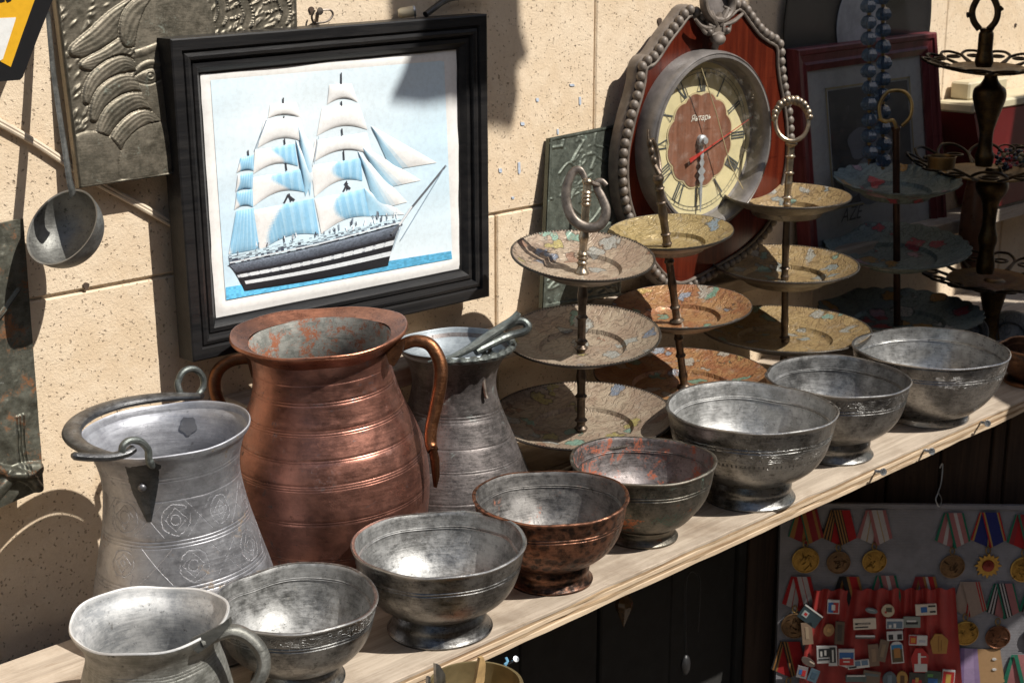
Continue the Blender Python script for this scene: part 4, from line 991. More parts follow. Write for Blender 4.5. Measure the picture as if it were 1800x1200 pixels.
for k in range(46):
    x = 415 + r2.random() * 285; y = 452 - (x - 405) * .213 - r2.random() * 16; strip([(x, y), (x + r2.uniform(-3, 3), y - r2.uniform(5, 13))], 1.6, r2.choice([(.05, .05, .07), (.85, .87, .9), (.25, .3, .36)]), 'deck_fitting', .0019)

# ================================================================== SMALL FITTINGS ON THE WALL
nl = thing('wall_hook', onY(560, 30, WY), 'rusty wire loop on a nail above the ship picture', 'hook')
g = G(); g.tube([onY(556, 40, WY), onY(558, 24, WY - .012)], .002, 8); g.lathe([(.0005, 0), (.004, .0005), (.0035, .0015), (.0004, .002)], onY(562, 20, WY - .014), 12, axis=(0, -1, 0)); mk('nail', g, M['iron'], nl)
g = G(); g.tube(bez([onY(553, 18, WY - .008), onY(548, 30, WY - .006), onY(552, 40, WY - .006), onY(566, 40, WY - .01), onY(578, 36, WY - .012), onY(585, 26, WY - .012), onY(580, 18, WY - .012), onY(566, 18, WY - .01)], 6), .0011, 6); mk('wire', g, M['iron'], nl)
pg = thing('wall_plug', onY(722, 22, WY), 'cream plastic plug with a screw in the wall above the frame', 'plug')
g = G(); a = onY(700, 24, WY - .006); b = onY(727, 20, WY - .016); g.tube([a, a + (b - a) * .2, b], [.004, .0056, .0056], 12); mk('sleeve', g, plain('cream_plastic', (.62, .54, .38), .5, 0, .1), pg)
g = G(); g.lathe([(.0005, -.001), (.0065, 0), (.006, .002), (.0004, .003)], b, 16, axis=(b - a)); mk('screw_head', g, M['steel'], pg)
g = G(); g.tube(bez([onY(748, 26, 1.235), onY(764, 14, 1.238), onY(778, 4, 1.244), onY(800, -4, 1.25), onY(860, -8, 1.25)], 6), .0034, 10); mk('black_cable', g, M['black_paint'], None, loc=onY(760, 16, 1.24), label='black cable rising from behind the top rail of the ship picture', cat='cable')
M['cord'] = plain('ivory_cable', (.62, .52, .40), .5, 0, .12)
cb_ = thing('twin_cable', onY(150, 300, WY), 'pair of ivory cables slanting across the wall behind the relief panel', 'cable')
for o_ in (0, 7):
    g = G(); g.tube(bez([onY(-30, 196 + o_, WY - .003), onY(60, 247 + o_ * .8, WY - .0032), onY(150, 305 + o_, WY - .0032), onY(230, 350 + o_ * .8, WY - .0032), onY(330, 405 + o_, WY - .003)], 8), .0022, 8); mk('cable_strand', g, M['cord'], cb_)

# ================================================================== RELIEFS (height fields on thin metal)
def relief(root, name, Q, Y, nu, nv, hf, m, thick=.0015, sc=.004):
    """Q photo corners TL TR BR BL on plane Y (each may have own Y); hf(u, v arrays) -> height 0..1"""
    c = [onY(q[0], q[1], q[2] if len(q) > 2 else Y) for q in Q]
    u = np.linspace(0, 1, nu); v = np.linspace(0, 1, nv); U, V = np.meshgrid(u, v, indexing='ij')
    Hh = hf(U, V) * sc; c = [np.array(x) for x in c]
    P = (c[0][None, None] * ((1 - U) * (1 - V))[..., None] + c[1][None, None] * (U * (1 - V))[..., None] + c[2][None, None] * (U * V)[..., None] + c[3][None, None] * ((1 - U) * V)[..., None])
    nrm = np.cross(c[1] - c[0], c[3] - c[0]); nrm /= np.linalg.norm(nrm)
    if nrm[1] > 0: nrm = -nrm
    P = P + nrm[None, None] * Hh[..., None]
    g = G(); g.grid([[tuple(p) for p in r] for r in P]); o = mk(name, g, m, root, sharp=80)
    # folded metal edge
    g = G(); off = Vector(nrm) * -.006
    ring = [Vector(x) for x in c]
    for i in range(4):
        a, b = ring[i], ring[(i + 1) % 4]
        g.poly([a, b, b + off, a + off])
    g.poly([x + off for x in reversed(ring)]); mk('folded_edge', g, m, root, sharp=20)
    return o
def stroke(U, V, asp, pts, wd, h=1., flat=.5):
    """rounded ridge along a polyline in (u, v)"""
    out = np.zeros_like(U)
    for (x0, y0, r0), (x1, y1, r1) in zip([(*p, w_) for p, w_ in zip(pts, wd)][:-1], [(*p, w_) for p, w_ in zip(pts, wd)][1:]):
        dx_, dy_ = (x1 - x0) * asp, y1 - y0; L2 = dx_ * dx_ + dy_ * dy_ + 1e-9
        t = np.clip((((U - x0) * asp) * dx_ + (V - y0) * dy_) / L2, 0, 1)
        d = np.hypot((U - x0) * asp - t * dx_, V - y0 - t * dy_); R = r0 + (r1 - r0) * t
        out = np.maximum(out, h * np.clip(1 - (d / R) ** 2, 0, 1) ** flat)
    return out
def spline2(pts, n=8): return [(p.x, p.y) for p in bez([(a, b, 0) for a, b in pts], n)]
M['bronze_relief'] = vessel_metal('bronze_relief', (.20, .175, .135), (.105, .095, .072), (.15, .165, .135), .60, .46, 30, .75, seed=5.9, turn=0, dent=.1)
M['green_relief'] = vessel_metal('green_bronze', (.13, .145, .12), (.06, .068, .056), (.20, .26, .22), .60, .5, 45, .6, seed=3.1, turn=0, dent=.1, edge=.25)
M['corroded'] = vessel_metal('corroded_bronze', (.15, .15, .12), (.06, .058, .045), (.17, .075, .03), .555, .40, 26, .6, seed=7.1, stain2=(.48, .49, .47), s2_at=.655, turn=0, dent=.2)
rp = thing('relief_panel', onY(140, 330, 1.245), 'embossed bronze panel with half a face and wavy hair behind the ship picture', 'relief')
# photo coordinates -> (u, v) of the panel  TL(93,-60) TR(516,-60) BR(529,300) BL(137,331)
RQ = ((92, -40, 1.252), (519, -40, 1.252), (527, 275, 1.236), (139, 331, 1.236))
def uvp(px, py): return ((px - (92 + (py + 40) * .127)) / 415.0, (py + 40) / 345.0 if True else 0)
def hf_face(U, V):
    A = 415 / 345.; q0 = np.random.RandomState(8); H = np.zeros_like(U)
    # ground hammered with short slanting strokes
    for k in range(620):
        a, b = q0.rand() * .62, q0.rand()
        if q0.rand() < .25: a = q0.uniform(.62, 1); b = q0.rand() * .3
        th = q0.uniform(.5, 1.2); l = q0.uniform(.010, .02); du, dv = (U - a) * A, V - b
        s_ = du * math.cos(th) - dv * math.sin(th); t_ = du * math.sin(th) + dv * math.cos(th); H += .34 * np.exp(-(s_ / (l * 1.2)) ** 2 - (t_ / .006) ** 2)
    def S(pts, w0, w1, h=1., fl=.6):
        q = spline2([uvp(*p) for p in pts]); n = len(q); W_ = [w0 + (w1 - w0) * math.sin(math.pi * (i / (n - 1)) ** .8) for i in range(n)]
        return stroke(U, V, A, q, W_, h, fl)
    # broad flat locks, overlapping, each with fine combed lines
    locks = [([(122, 82), (165, 62), (205, 22), (268, -30)], .062), ([(138, 104), (182, 94), (218, 66), (240, 26)], .052), ([(212, 72), (232, 30), (275, 8), (306, 36)], .085), ([(146, 164), (168, 130), (204, 106), (226, 114)], .052),
             ([(158, 194), (180, 158), (214, 138), (244, 150)], .056), ([(170, 224), (194, 190), (230, 170), (258, 184)], .056), ([(186, 252), (212, 222), (244, 200), (272, 212)], .052)]
    for p, w_ in locks:
        r = S(p, .010, w_, 1., .45); ins = r > .02; ph = np.arccos(np.clip(r ** (1 / .9), 0, 1))
        body = .30 + .42 * r + .03 * np.cos(ph * 14)
        H = np.where(ins, np.maximum(H * .0, body), H)
        rim = S(p, .016, w_ + .010, 1., .45); H = np.where((rim > 0) & ~ins, H * .15, H)
    face = S([(302, 12), (296, 60), (290, 130), (302, 190)], .10, .20, 1., .5); m_ = (face > .02); H = np.where(m_, np.maximum(H * .25, .28 + .35 * face), H)
    H += .22 * S([(214, 92), (242, 86), (276, 70)], .008, .020); H += .26 * S([(222, 126), (238, 110), (258, 106), (284, 118)], .006, .014)
    ex, ey = uvp(251, 128); d = np.hypot((U - ex) * A, V - ey)
    H += .16 * np.clip(1 - (((U - ex) * A / .055) ** 2 + ((V - ey) / .026) ** 2), 0, 1) ** .5
    H += .22 * np.exp(-((d - .019) / .004) ** 2) + .22 * np.exp(-((d - .006) / .004) ** 2) - .12 * np.exp(-((d - .0125) / .004) ** 2)
    H -= .16 * S([(222, 134), (250, 143), (278, 132)], .003, .006) + .16 * S([(224, 128), (250, 116), (278, 122)], .003, .006)
    for p, w_ in (([(140, 330), (150, 262), (172, 272), (182, 320)], .13), ([(240, 310), (256, 262), (292, 232)], .14)):
        r = S(p, .05, w_, 1., .45); H = np.where(r > .02, np.maximum(H * .3, .2 + .4 * r), H)
    H += .10 * blotch(U, V, 90, .01, .03, 9) * (V > .8)
    for p in ([(372, 0), (376, 25), (370, 45)], [(388, 28), (420, 16)], [(412, 0), (424, 30), (420, 50)], [(455, 18), (490, 8)], [(482, 0), (495, 25), (490, 48)]):
        r = S(p, .020, .030, 1., .5); H = np.where(r > .02, .05 + .05 * r, H); q = spline2([uvp(*x) for x in p], 6)
        for i in range(len(q) - 1):
            tx, ty = q[i + 1][0] - q[i][0], q[i + 1][1] - q[i][1]; L = math.hypot(tx * A, ty) or 1
            for s_ in (-.026, .026): d = np.hypot((U - q[i][0] + ty / L * s_ / A) * A, V - q[i][1] - tx * A / L * s_); H += .45 * np.exp(-(d / .006) ** 2)
    e = np.minimum(np.minimum(U, 1 - U) * A, np.minimum(V, 1 - V)); H = np.where(e < .014, .6 * np.sqrt(np.clip(1 - ((e - .007) / .007) ** 2, 0, 1)), H)
    return H
def blotch(U, V, n, s0, s1, seed):
    q = np.random.RandomState(seed); H = np.zeros_like(U)
    for k in range(n):
        a, b, r = q.rand(), q.rand(), q.uniform(s0, s1); H += q.uniform(-.4, 1) * np.exp(-(((U - a) * .5) ** 2 + (V - b) ** 2) / r ** 2)
    return H
relief(rp, 'embossed_sheet', RQ, 1.24, 330, 280, hf_face, M['bronze_relief'], sc=.0040)
npr = np.random.RandomState(5)
def blotch(U, V, n, s0, s1, seed):
    q = np.random.RandomState(seed); H = np.zeros_like(U)
    for k in range(n):
        a, b, r = q.rand(), q.rand(), q.uniform(s0, s1); H += q.uniform(-.4, 1) * np.exp(-(((U - a) * .5) ** 2 + (V - b) ** 2) / r ** 2)
    return H
cp = thing('corroded_panel', onY(20, 880, 1.24), 'corroded brown and green metal panel hanging at the left edge', 'relief')
def hf_cor(U, V):
    H = .25 * blotch(U, V, 130, .012, .05, 2) + .12 * blotch(U, V, 300, .004, .012, 3)
    for x in (.80, .83, .86): H += .5 * stroke(U, V, .5, spline2([(x, .70), (x - .01, .8), (x + .01, .92)]), [.004] * 17)
    H += 1.3 * stroke(U, V, .5, spline2([(.3, .78), (.6, .86), (.85, .93), (.95, .99)]), [.02] * 25) + 1.2 * stroke(U, V, .5, spline2([(.55, .95), (.75, .9), (.95, .92)]), [.03] * 17)
    H += .9 * stroke(U, V, .5, spline2([(.3, .3), (.6, .35), (.9, .25)]), [.008] * 17)
    return H
relief(cp, 'embossed_sheet', ((-150, 425, 1.25), (41, 384, 1.25), (77, 858, 1.225), (-120, 945, 1.225)), 1.24, 120, 260, hf_cor, M['corroded'], sc=.005)
gp = thing('green_relief_panel', onY(1015, 530, 1.24), 'green tarnished relief panel standing on the ledge left of the clock', 'relief')
def hf_green(U, V):
    q = np.random.RandomState(11); H = .12 * blotch(U, V, 200, .006, .02, 4)
    for k in range(48):
        a, b = q.rand(), q.rand(); pts = [(a, b)]
        for j in range(3): pts.append((pts[-1][0] + q.uniform(-.22, .22), pts[-1][1] + q.uniform(-.10, .10)))
        H = np.maximum(H, q.uniform(.4, .9) * stroke(U, V, .45, spline2(pts, 5), [q.uniform(.004, .009)] * 16))
    e = np.minimum(np.minimum(U, 1 - U) * .45, np.minimum(V, 1 - V)); H = np.where(e < .02, .7 * (e < .016), H)
    return H
relief(gp, 'embossed_sheet', ((966, 243, 1.252), (1100, 216, 1.252), (1090, 518, 1.222), (953, 541, 1.222)), 1.23, 110, 210, hf_green, M['green_relief'], sc=.0022)

# ================================================================== LADLE
M['zinc'] = vessel_metal('dull_zinc', (.24, .24, .225), (.12, .12, .112), (.07, .068, .056), .60, .50, 30, .75, seed=4.0)
ld = thing('ladle', onY(130, 345, 1.235), 'grey metal ladle hanging by its long strap handle at the left', 'ladle')
lc = onY(109, 399, 1.198); ld_ = ray(109, 397).normalized(); lu_ = RT.cross(ld_).normalized(); lx_ = ld_.cross(lu_).normalized(); n_ = (-ld_ * .66 + (-lx_ * .78 + lu_ * .62) * .75).normalized(); lr = 74 * pxm(lc)
pr = smooth_prof([(.0005, -lr * .86), (lr * .45, -lr * .80), (lr * .78, -lr * .58), (lr * .95, -lr * .28), (lr, 0)], 6) 
pr = pr + [(lr + .0004, .0006), (lr - .0008, .0004)] + [(max(.0004, r - .0012), z + .0012) for r, z in reversed(pr[:-1])]
g = G(); g.lathe(pr, lc, 72, axis=n_, wob=.004); mk('bowl', g, M['zinc'], ld)
hp = [onY(84, 20, 1.240), onY(92, 110, 1.230), onY(103, 190, 1.217), onY(114, 262, 1.203), onY(122, 315, 1.196), onY(126, 332, 1.195), onY(128, 342, 1.196)]
pts = bez(hp, 6); g = G(); g.tube(pts, [.0042 + .0022 * i / (len(pts) - 1) for i in range(len(pts))], 8, .22, fdir=(.55, -.83, .1)); mk('handle', g, M['zinc'], ld)

# ================================================================== ROAD-SIGN-LIKE BOARD, TOP LEFT
sg = thing('yellow_sign', onY(20, 60, 1.20), 'corner of a black edged yellow and white sign, top left', 'sign')
def sp(px, py, d=0): return onY(px, py, 1.205 - d)
M['sign'] = vcol('sign_paint', .35)
g = G().col((.012, .012, .013)); g.prism([sp(*p) for p in ((110, -40), (93, 0), (66, 68), (40, 136), (35, 141), (-60, 148), (-160, -40))], (0, .012, 0)); mk('sign_board', g, M['sign'], sg)
g = G().col((.66, .36, .02)); g.prism([sp(*p, .0004) for p in ((77, -40), (61, 0), (40, 58), (19, 118), (2, 109), (-40, 60), (-100, -40))], (0, .0003, 0)); mk('yellow_field', g, M['sign'], sg)
g = G().col((.70, .70, .68)); g.prism([sp(*p, .0008) for p in ((28, 31), (27, 36), (5, 104), (0, 107), (-40, 90), (-40, 34))], (0, .0003, 0)); mk('white_field', g, M['sign'], sg)
for q in (((-20, -20), (6, -12), (9, 3), (2, 5), (-20, 2)), ((12, -14), (22, -12), (20, 2), (13, 5), (10, 0))):
    g = G().col((.012, .012, .013)); g.prism([sp(*p, .0008) for p in q], (0, .0003, 0)); mk('black_letter', g, M['sign'], sg)

# ================================================================== WALL CLOCK
YC = 1.203; CR = math.radians(4)
CU = Vector((math.cos(CR), -math.sin(CR), 0)); CN = Vector((-math.sin(CR), -math.cos(CR), .0)).normalized(); CV = Vector((0, 0, 1))
C0 = onY(1235, 247, YC)
def clk(px, py, off=0.):
    d = ray(px, py); o = C0 + CN * off; return CAM + d * ((o - CAM).dot(CN) / d.dot(CN))
def cuv(a, b, off=0.): return C0 + CU * a + CV * b + CN * off
ck = thing('wall_clock', clk(1205, 495), 'ornate mahogany wall clock with beaded border and Roman numerals', 'clock')
out_px = [(1262, 52), (1243, 44), (1231, 36), (1220, 31), (1205, 50), (1185, 76), (1167, 104), (1155, 117), (1145, 122), (1142, 145), (1136, 172), (1127, 202), (1119, 235), (1113, 268), (1111, 307), (1115, 349), (1125, 385), (1140, 425), (1156, 456), (1178, 483), (1204, 497), (1240, 482), (1275, 462), (1310, 440), (1338, 415), (1360, 386), (1374, 350), (1384, 310), (1389, 270), (1389, 225), (1384, 182), (1377, 146), (1373, 112), (1372, 86), (1358, 76), (1342, 64), (1325, 42), (1308, 20), (1296, 28), (1282, 40)]
O = [((p - C0).dot(CU), (p - C0).dot(CV)) for p in (clk(*q) for q in out_px)]
def closed_smooth(O, n=4):
    m = len(O); out = []
    for i in range(m):
        p0, p1, p2, p3 = [Vector((*O[(i + k) % m], 0)) for k in (-1, 0, 1, 2)]
        for k in range(n):
            t = k / n; out.append(.5 * ((2 * p1) + (p2 - p0) * t + (2 * p0 - 5 * p1 + 4 * p2 - p3) * t * t + (3 * p1 - p0 - 3 * p2 + p3) * t ** 3))
    return [(p.x, p.y) for p in out]
OS = closed_smooth(O)
area = sum(a[0] * b[1] - b[0] * a[1] for a, b in zip(OS, OS[1:] + OS[:1])); sgn = 1 if area > 0 else -1
def offset(O, d):
    m = len(O); out = []
    for i in range(m):
        t = Vector((O[(i + 2) % m][0] - O[i - 2][0], O[(i + 2) % m][1] - O[i - 2][1])).normalized(); out.append((O[i][0] + sgn * t.y * d, O[i][1] - sgn * t.x * d))
    return out
M['mahogany'] = wood('mahogany', (.055, .008, .004), (.105, .017, .007), 'o', 1.0, .25, .0002, .3)
M['case_brown'] = plain('grey_brown_case', (.145, .12, .10), .5, .1, .3, 70)
M['bezel'] = plain('grey_bezel', (.185, .17, .16), .36, .25, .2, 60)
g = G(); g.prism([cuv(a, b, -.0085) for a, b in OS], CN * -.010); mk('front_panel', g, M['mahogany'], ck, sharp=30)
OB = offset(OS, .0142); OBk = offset(OS, .0150)
g = G(); P = []
for o_, h_ in ((offset(OS, -.001), -.012), (offset(OS, .0005), -.0085), (offset(OS, .003), -.0065), (offset(OS, .0045), -.010), (offset(OS, .013), -.011), (OB, -.013), (OBk, -.016), (OBk, -.026)):
    P.append([cuv(a, b, h_) for a, b in o_])
g.grid(P, cv=True); mk('case', g, M['case_brown'], ck, sharp=40)
g = G(); g.tube([cuv(a, b, -.0068) for a, b in offset(OS, .0015)], .0022, 8, closed=True); mk('moulding', g, M['case_brown'], ck)
# bead border: each bead a piece
bd = offset(OS, .0090); L = 0; segs = []
for a, b in zip(bd, bd[1:] + bd[:1]): l = math.hypot(b[0] - a[0], b[1] - a[1]); segs.append((L, l, a, b)); L += l
nb = int(L / .0118); bm = None
for k in range(nb):
    s_ = k * L / nb
    for L0, l, a, b in segs:
        if L0 <= s_ <= L0 + l: t = (s_ - L0) / max(l, 1e-9); p = cuv(a[0] + (b[0] - a[0]) * t, a[1] + (b[1] - a[1]) * t, -.0075); break
    if bm is None: g = G(); g.ball(ORG[ck.name], .0062, 12, 8, (.95, .95, 1.05)); o = mk('bead', g, M['case_brown'], ck); bm = o
    else: o = bm.copy(); COL.objects.link(o)
    o.parent = ck; o.location = p - ORG[ck.name]
# bezel, dial
RD = 130 * pxm(C0) * 1.0
CB = clk(1247, 256, .014)
ba, bb_ = (CB - C0).dot(CU), (CB - C0).dot(CV); ba *= .35; bb_ *= .3
g = G(); ctr = cuv(0, 0, 0)
g.lathe([(RD * 1.21, -.009), (RD * 1.21, .011), (RD * 1.195, .018), (RD * 1.175, .0205), (RD * 1.158, .019), (RD * 1.148, .0215), (RD * 1.12, .022), (RD * 1.095, .0185), (RD * 1.08, .0135), (RD * 1.07, -.004), (RD * 1.03, -.006)], ctr, 120, axis=CN); mk('bezel', g, M['bezel'], ck, sharp=30)
M['dial'] = plain('cream_dial', (.66, .58, .33), .5, 0, .06, 40, .0002); M['numeral'] = plain('numeral_ink', (.06, .07, .07), .6, 0, .3, 100)
M['dial_wood'] = wood('dial_wood', (.17, .075, .045), (.26, .12, .075), 'o', 1., .5, .0003, .2)
DZ = -.0055
def disc(r, off, n=96, lob=0, amp=0.): return [cuv(r * (1 + amp * abs(math.sin(lob * t / 2)) - amp) * math.cos(t), r * (1 + amp * abs(math.sin(lob * t / 2)) - amp) * math.sin(t), off) for t in [2 * math.pi * k / n for k in range(n)]]
g = G(); g.prism(disc(RD * 1.05, DZ), CN * -.002); dial = mk('dial', g, M['dial'], ck)
g = G(); g.prism(disc(RD * .665, DZ + .0009, 240, 12, .07), CN * -.0006); mk('dial_border', g, plain('dark_cream', (.50, .42, .24), .5, 0, .1), dial)  # darker cream border round the wooden centre
g = G(); g.prism(disc(RD * .64, DZ + .0014, 240, 12, .07), CN * -.0006); mk('dial_centre', g, M['dial_wood'], dial)
def ring(r0, r1, off, n=120):
    g = G(); P = [[cuv(r * math.cos(t), r * math.sin(t), off) for r in (r0, r1)] for t in [2 * math.pi * k / n for k in range(n)]]; g.grid(P, cu=True); return g
g = ring(RD * .955, RD * .962, DZ + .0006)
P_ = ring(RD * .905, RD * .912, DZ + .0006); o_ = len(g.v); g.v += P_.v; g.f += [tuple(i + o_ for i in f) for f in P_.f]; g.c += P_.c
for k in range(60):
    t = 2 * math.pi * k / 60; w_ = .012 if k % 5 == 0 else .004; e = (math.cos(t), math.sin(t)); q = (-e[1], e[0])
    g.poly([cuv(e[0] * r * RD + q[0] * s_ * w_ / 2 * RD, e[1] * r * RD + q[1] * s_ * w_ / 2 * RD, DZ + .0007) for r, s_ in ((.908, -1), (.908, 1), (.958, 1), (.958, -1))])
mk('minute_track', g, M['numeral'], dial)
GL = {'I': [((0, 0), (0, 1), .14)], 'V': [((-.3, 1), (0, 0), .14), ((.3, 1), (0, 0), .05)], 'X': [((-.3, 1), (.3, 0), .14), ((.3, 1), (-.3, 0), .05)]}
WD = {'I': .26, 'V': .62, 'X': .66}
for k, s_ in enumerate(('XII', 'I', 'II', 'III', 'IIII', 'V', 'VI', 'VII', 'VIII', 'IX', 'X', 'XI')):
    th = math.pi / 2 - k * math.pi / 6; e = Vector((math.cos(th), math.sin(th))); q = Vector((e.y, -e.x)); hgt = .25 * RD; wsc = .145 * RD
    if k in (4, 5, 6, 7, 8) and False: pass
    tot = sum(WD[c] for c in s_); x = -tot / 2; g = G()
    for c in s_:
        for (ax_, ay_), (bx_, by_), w_ in GL[c]:
            a = Vector((x + WD[c] / 2 + ax_, ay_)); b = Vector((x + WD[c] / 2 + bx_, by_)); w_ *= 1.1
            pts = [(a.x - w_ / 2, a.y), (a.x + w_ / 2, a.y), (b.x + w_ / 2, b.y), (b.x - w_ / 2, b.y)]
            g.poly([cuv(*(e * (RD * .655 + p[1] * hgt) + q * (p[0] * wsc)), DZ + .0007 + .00003 * len(g.f)) for p in pts])
        for yy in (0, 1):
            c0 = x + WD[c] / 2; hw = WD[c] / 2 * .92
            g.poly([cuv(*(e * (RD * .655 + (yy + dy_) * hgt) + q * ((c0 + dx_) * wsc)), DZ + .0006) for dx_, dy_ in ((-hw, -.02), (hw, -.02), (hw, .02), (-hw, .02))])
        x += WD[c]
    mk('numeral', g, M['numeral'], dial)
def text_pts(body, size):
    cu = bpy.data.curves.new('txt', 'FONT'); cu.body = body; cu.size = size; cu.align_x = 'CENTER'; cu.shear = .25
    ob = bpy.data.objects.new('txt', cu); COL.objects.link(ob)
    dg = bpy.context.evaluated_depsgraph_get(); me = bpy.data.meshes.new_from_object(ob.evaluated_get(dg))
    r = [tuple(v.co) for v in me.vertices], [tuple(p.vertices) for p in me.polygons]
    bpy.data.objects.remove(ob); bpy.data.meshes.remove(me); return r
tv, tf = text_pts('Янтарь', .0110); g = G(); tc = clk(1232, 212, DZ + .002); ta, tb = (tc - C0).dot(CU), (tc - C0).dot(CV)
g.v = [tuple(cuv(ta + v[0], tb + v[1], DZ + .0021)) for v in tv]; g.f = tf; g.c = [(1, 1, 1)] * len(tf); mk('maker_name', g, plain('cream_ink', (.75, .72, .62), .5), dial)
# hands
M['hand'] = plain('dull_silver_hand', (.40, .42, .43), .5, .4, .2, 120); M['red_hand'] = plain('red_hand', (.42, .04, .03), .4)
g = G(); x0 = 0
prf = [(0, .016), (.14, .02), (.2, .035), (.25, .02), (.3, .05), (.36, .02), (.42, .075), (.47, .03), (.52, .06), (.58, .022), (.75, .022), (.92, .012), (.98, .004)]
L_ = [cuv(-w_ * RD, -r * RD, .0005) for r, w_ in prf] + [cuv(w_ * RD, -r * RD, .0005) for r, w_ in reversed(prf)]
g.prism(L_, CN * -.0008); mk('hour_and_minute_hand', g, M['hand'], ck)
g = G(); a = clk(1213, 283, .002); b = clk(1324, 205, .002); d = (b - a).normalized(); s_ = d.cross(CN)
g.prism([a + s_ * .0030, a - s_ * .0030, a + d * .03 - s_ * .0010, b - s_ * .0002, b + s_ * .0002, a + d * .03 + s_ * .0010], CN * -.0005); mk('second_hand', g, M['red_hand'], ck)
g = G(); g.lathe([(RD * .075, -.004), (RD * .075, .001), (RD * .05, .003), (RD * .045, .006), (.0004, .0065)], C0, 24, axis=CN); mk('hub', g, M['hand'], ck)
# dusty glass with a crack
mg = MB('dusty_glass'); v = mg.obj(); tr = mg.n('BsdfTransparent', 0, {0: (1, 1, 1)}); gl = mg.n('BsdfGlossy', 0, {'Roughness': .06}); du = mg.n('BsdfDiffuse', 0, {0: (.55, .5, .44)})
m1 = mg.n('MixShader', 0, {0: mg.math('ADD', .035, mg.math('MULTIPLY', mg.math('POWER', mg.n('LayerWeight', 'Facing', {0: .5}), 4.0), .8)), 1: tr, 2: gl})
m2 = mg.n('MixShader', 0, {0: mg.math('MULTIPLY', mg.ramp(mg.noise(v, 70, 8, .75), .45, .80), .22), 1: m1, 2: du})
mg.t.links.new(m2, mg.t.nodes['Material Output'].inputs[0]); M['glass'] = mg.m
g = G(); g.poly(disc(RD * 1.078, .0125)); gls = mk('glass', g, M['glass'], ck)
g = G(); g.tube([clk(1232, 116, 0.0132), clk(1258, 195, 0.0132), clk(1283, 288, 0.0132), clk(1306, 332, 0.0132)], .0007, 5); mk('crack', g, plain('crack_edge', (.45, .38, .22), .3), gls)
# cast ornament at the top
om = thing  # (alias kept simple)
g = G(); rr = [clk(1262 + 25 * math.cos(t), 2 + 34 * math.sin(t), .004) for t in [2 * math.pi * k / 40 for k in range(40)]]; g.tube(rr, .0062, 10, .8, closed=True); orn = mk('cartouche', g, M['case_brown'], ck)
g = G(); g.prism([clk(1262 + 24 * math.cos(t), 2 + 33 * math.sin(t), -.001) for t in [2 * math.pi * k / 30 for k in range(30)]], CN * -.006); mk('cartouche_back', g, plain('cartouche_grey', (.16, .14, .13), .6), orn)
for pts, r in (([(1232, 48), (1240, 58), (1250, 58), (1252, 48), (1245, 44)], .0030), ([(1222, 34), (1232, 46), (1245, 50), (1258, 46)], .0030), ([(1284, 44), (1280, 56), (1272, 56), (1272, 46), (1278, 42)], .0030), ([(1306, 24), (1292, 36), (1280, 42), (1268, 44)], .0030), ([(1250, 20), (1254, 34), (1260, 46)], .0042), ([(1280, 14), (1272, 30), (1266, 46)], .0042), ([(1272, 12), (1282, 18), (1280, 28), (1272, 30)], .0026), ([(1244, 18), (1246, 30), (1254, 38)], .0026), ([(1250, 62), (1262, 60), (1272, 60)], .0034)):
    g = G(); q = bez([clk(x, y, .006) for x, y in pts], 6); g.tube(q, [r * (.6 + .4 * math.sin(math.pi * i / (len(q) - 1))) for i in range(len(q))], 8); mk('scroll', g, M['case_brown'], orn)
for px, py in ((1248, 57), (1279, 54)): g = G(); g.ball(clk(px, py, .009), .0040, 10, 7); mk('scroll_eye', g, M['case_brown'], orn)
g = G(); q = [clk(1263, 60, .006), clk(1262, 68, .008), clk(1259, 76, .010), clk(1256, 86, .006)]; g.tube(bez(q, 5), [.0045 + .0055 * math.sin(math.pi * min(1, i / 11)) for i in range(16)], 12, .8); mk('bell_drop', g, M['case_brown'], orn)
g = G(); g.prism([clk(x, y, .007) for x, y in ((1256, 56), (1262, 30), (1268, 22), (1271, 32), (1268, 56))], CN * -.006); mk('leaf', g, M['case_brown'], orn)

# ================================================================== SECOND FRAME, RECORD, BEADS
f2 = thing('maroon_picture', onY(1540, 420, 1.235), 'shaded maroon framed picture standing behind the blue beads', 'picture')
Y2F = 1.228
Q2 = [onY(1402, 88, Y2F), onY(1648, 57, Y2F), onY(1668, 430, Y2F), onY(1428, 482, Y2F)]
M['maroon'] = wood('maroon_frame', (.10, .018, .022), (.16, .035, .04), 'o', 1., .4, .0006, .3)
prof2 = [(0, .022), (0, .002), (.002, 0), (.008, .001), (.010, .004), (.020, .006), (.024, .004), (.028, .007), (.034, .010), (.034, .022)]
for i in range(4):
    A, B = Q2[i], Q2[(i + 1) % 4]
    ia = (Q2[(i + 1) % 4] - A).normalized() + (Q2[i - 1] - A).normalized(); ib = (Q2[(i + 2) % 4] - B).normalized() + (A - B).normalized()
    g = G(); g.grid([[(A + ia * d) + ((B + ib * d) - (A + ia * d)) * t + Vector((0, h, 0)) for d, h in prof2] for t in (0, .25, .5, .75, 1)]); mk('frame_rail', g, M['maroon'], f2, sharp=25)
def q2(u, v, dy=0.): a = Q2[0].lerp(Q2[1], u); b = Q2[3].lerp(Q2[2], u); p = a.lerp(b, v); return Vector((p.x, Y2F + .013 - dy, p.z))
g = G().col((.34, .35, .36)); g.prism([q2(.06, .06), q2(.94, .06), q2(.94, .94), q2(.06, .94)], (0, .004, 0)); mt_ = mk('mount', g, M['print'], f2)
g = G().col((.035, .035, .04)); g.prism([q2(.23, .20, .0006), q2(.80, .20, .0006), q2(.80, .72, .0006), q2(.23, .72, .0006)], (0, .0005, 0)); mk('dark_print', g, M['print'], mt_)
g = G().col((.30, .25, .12))
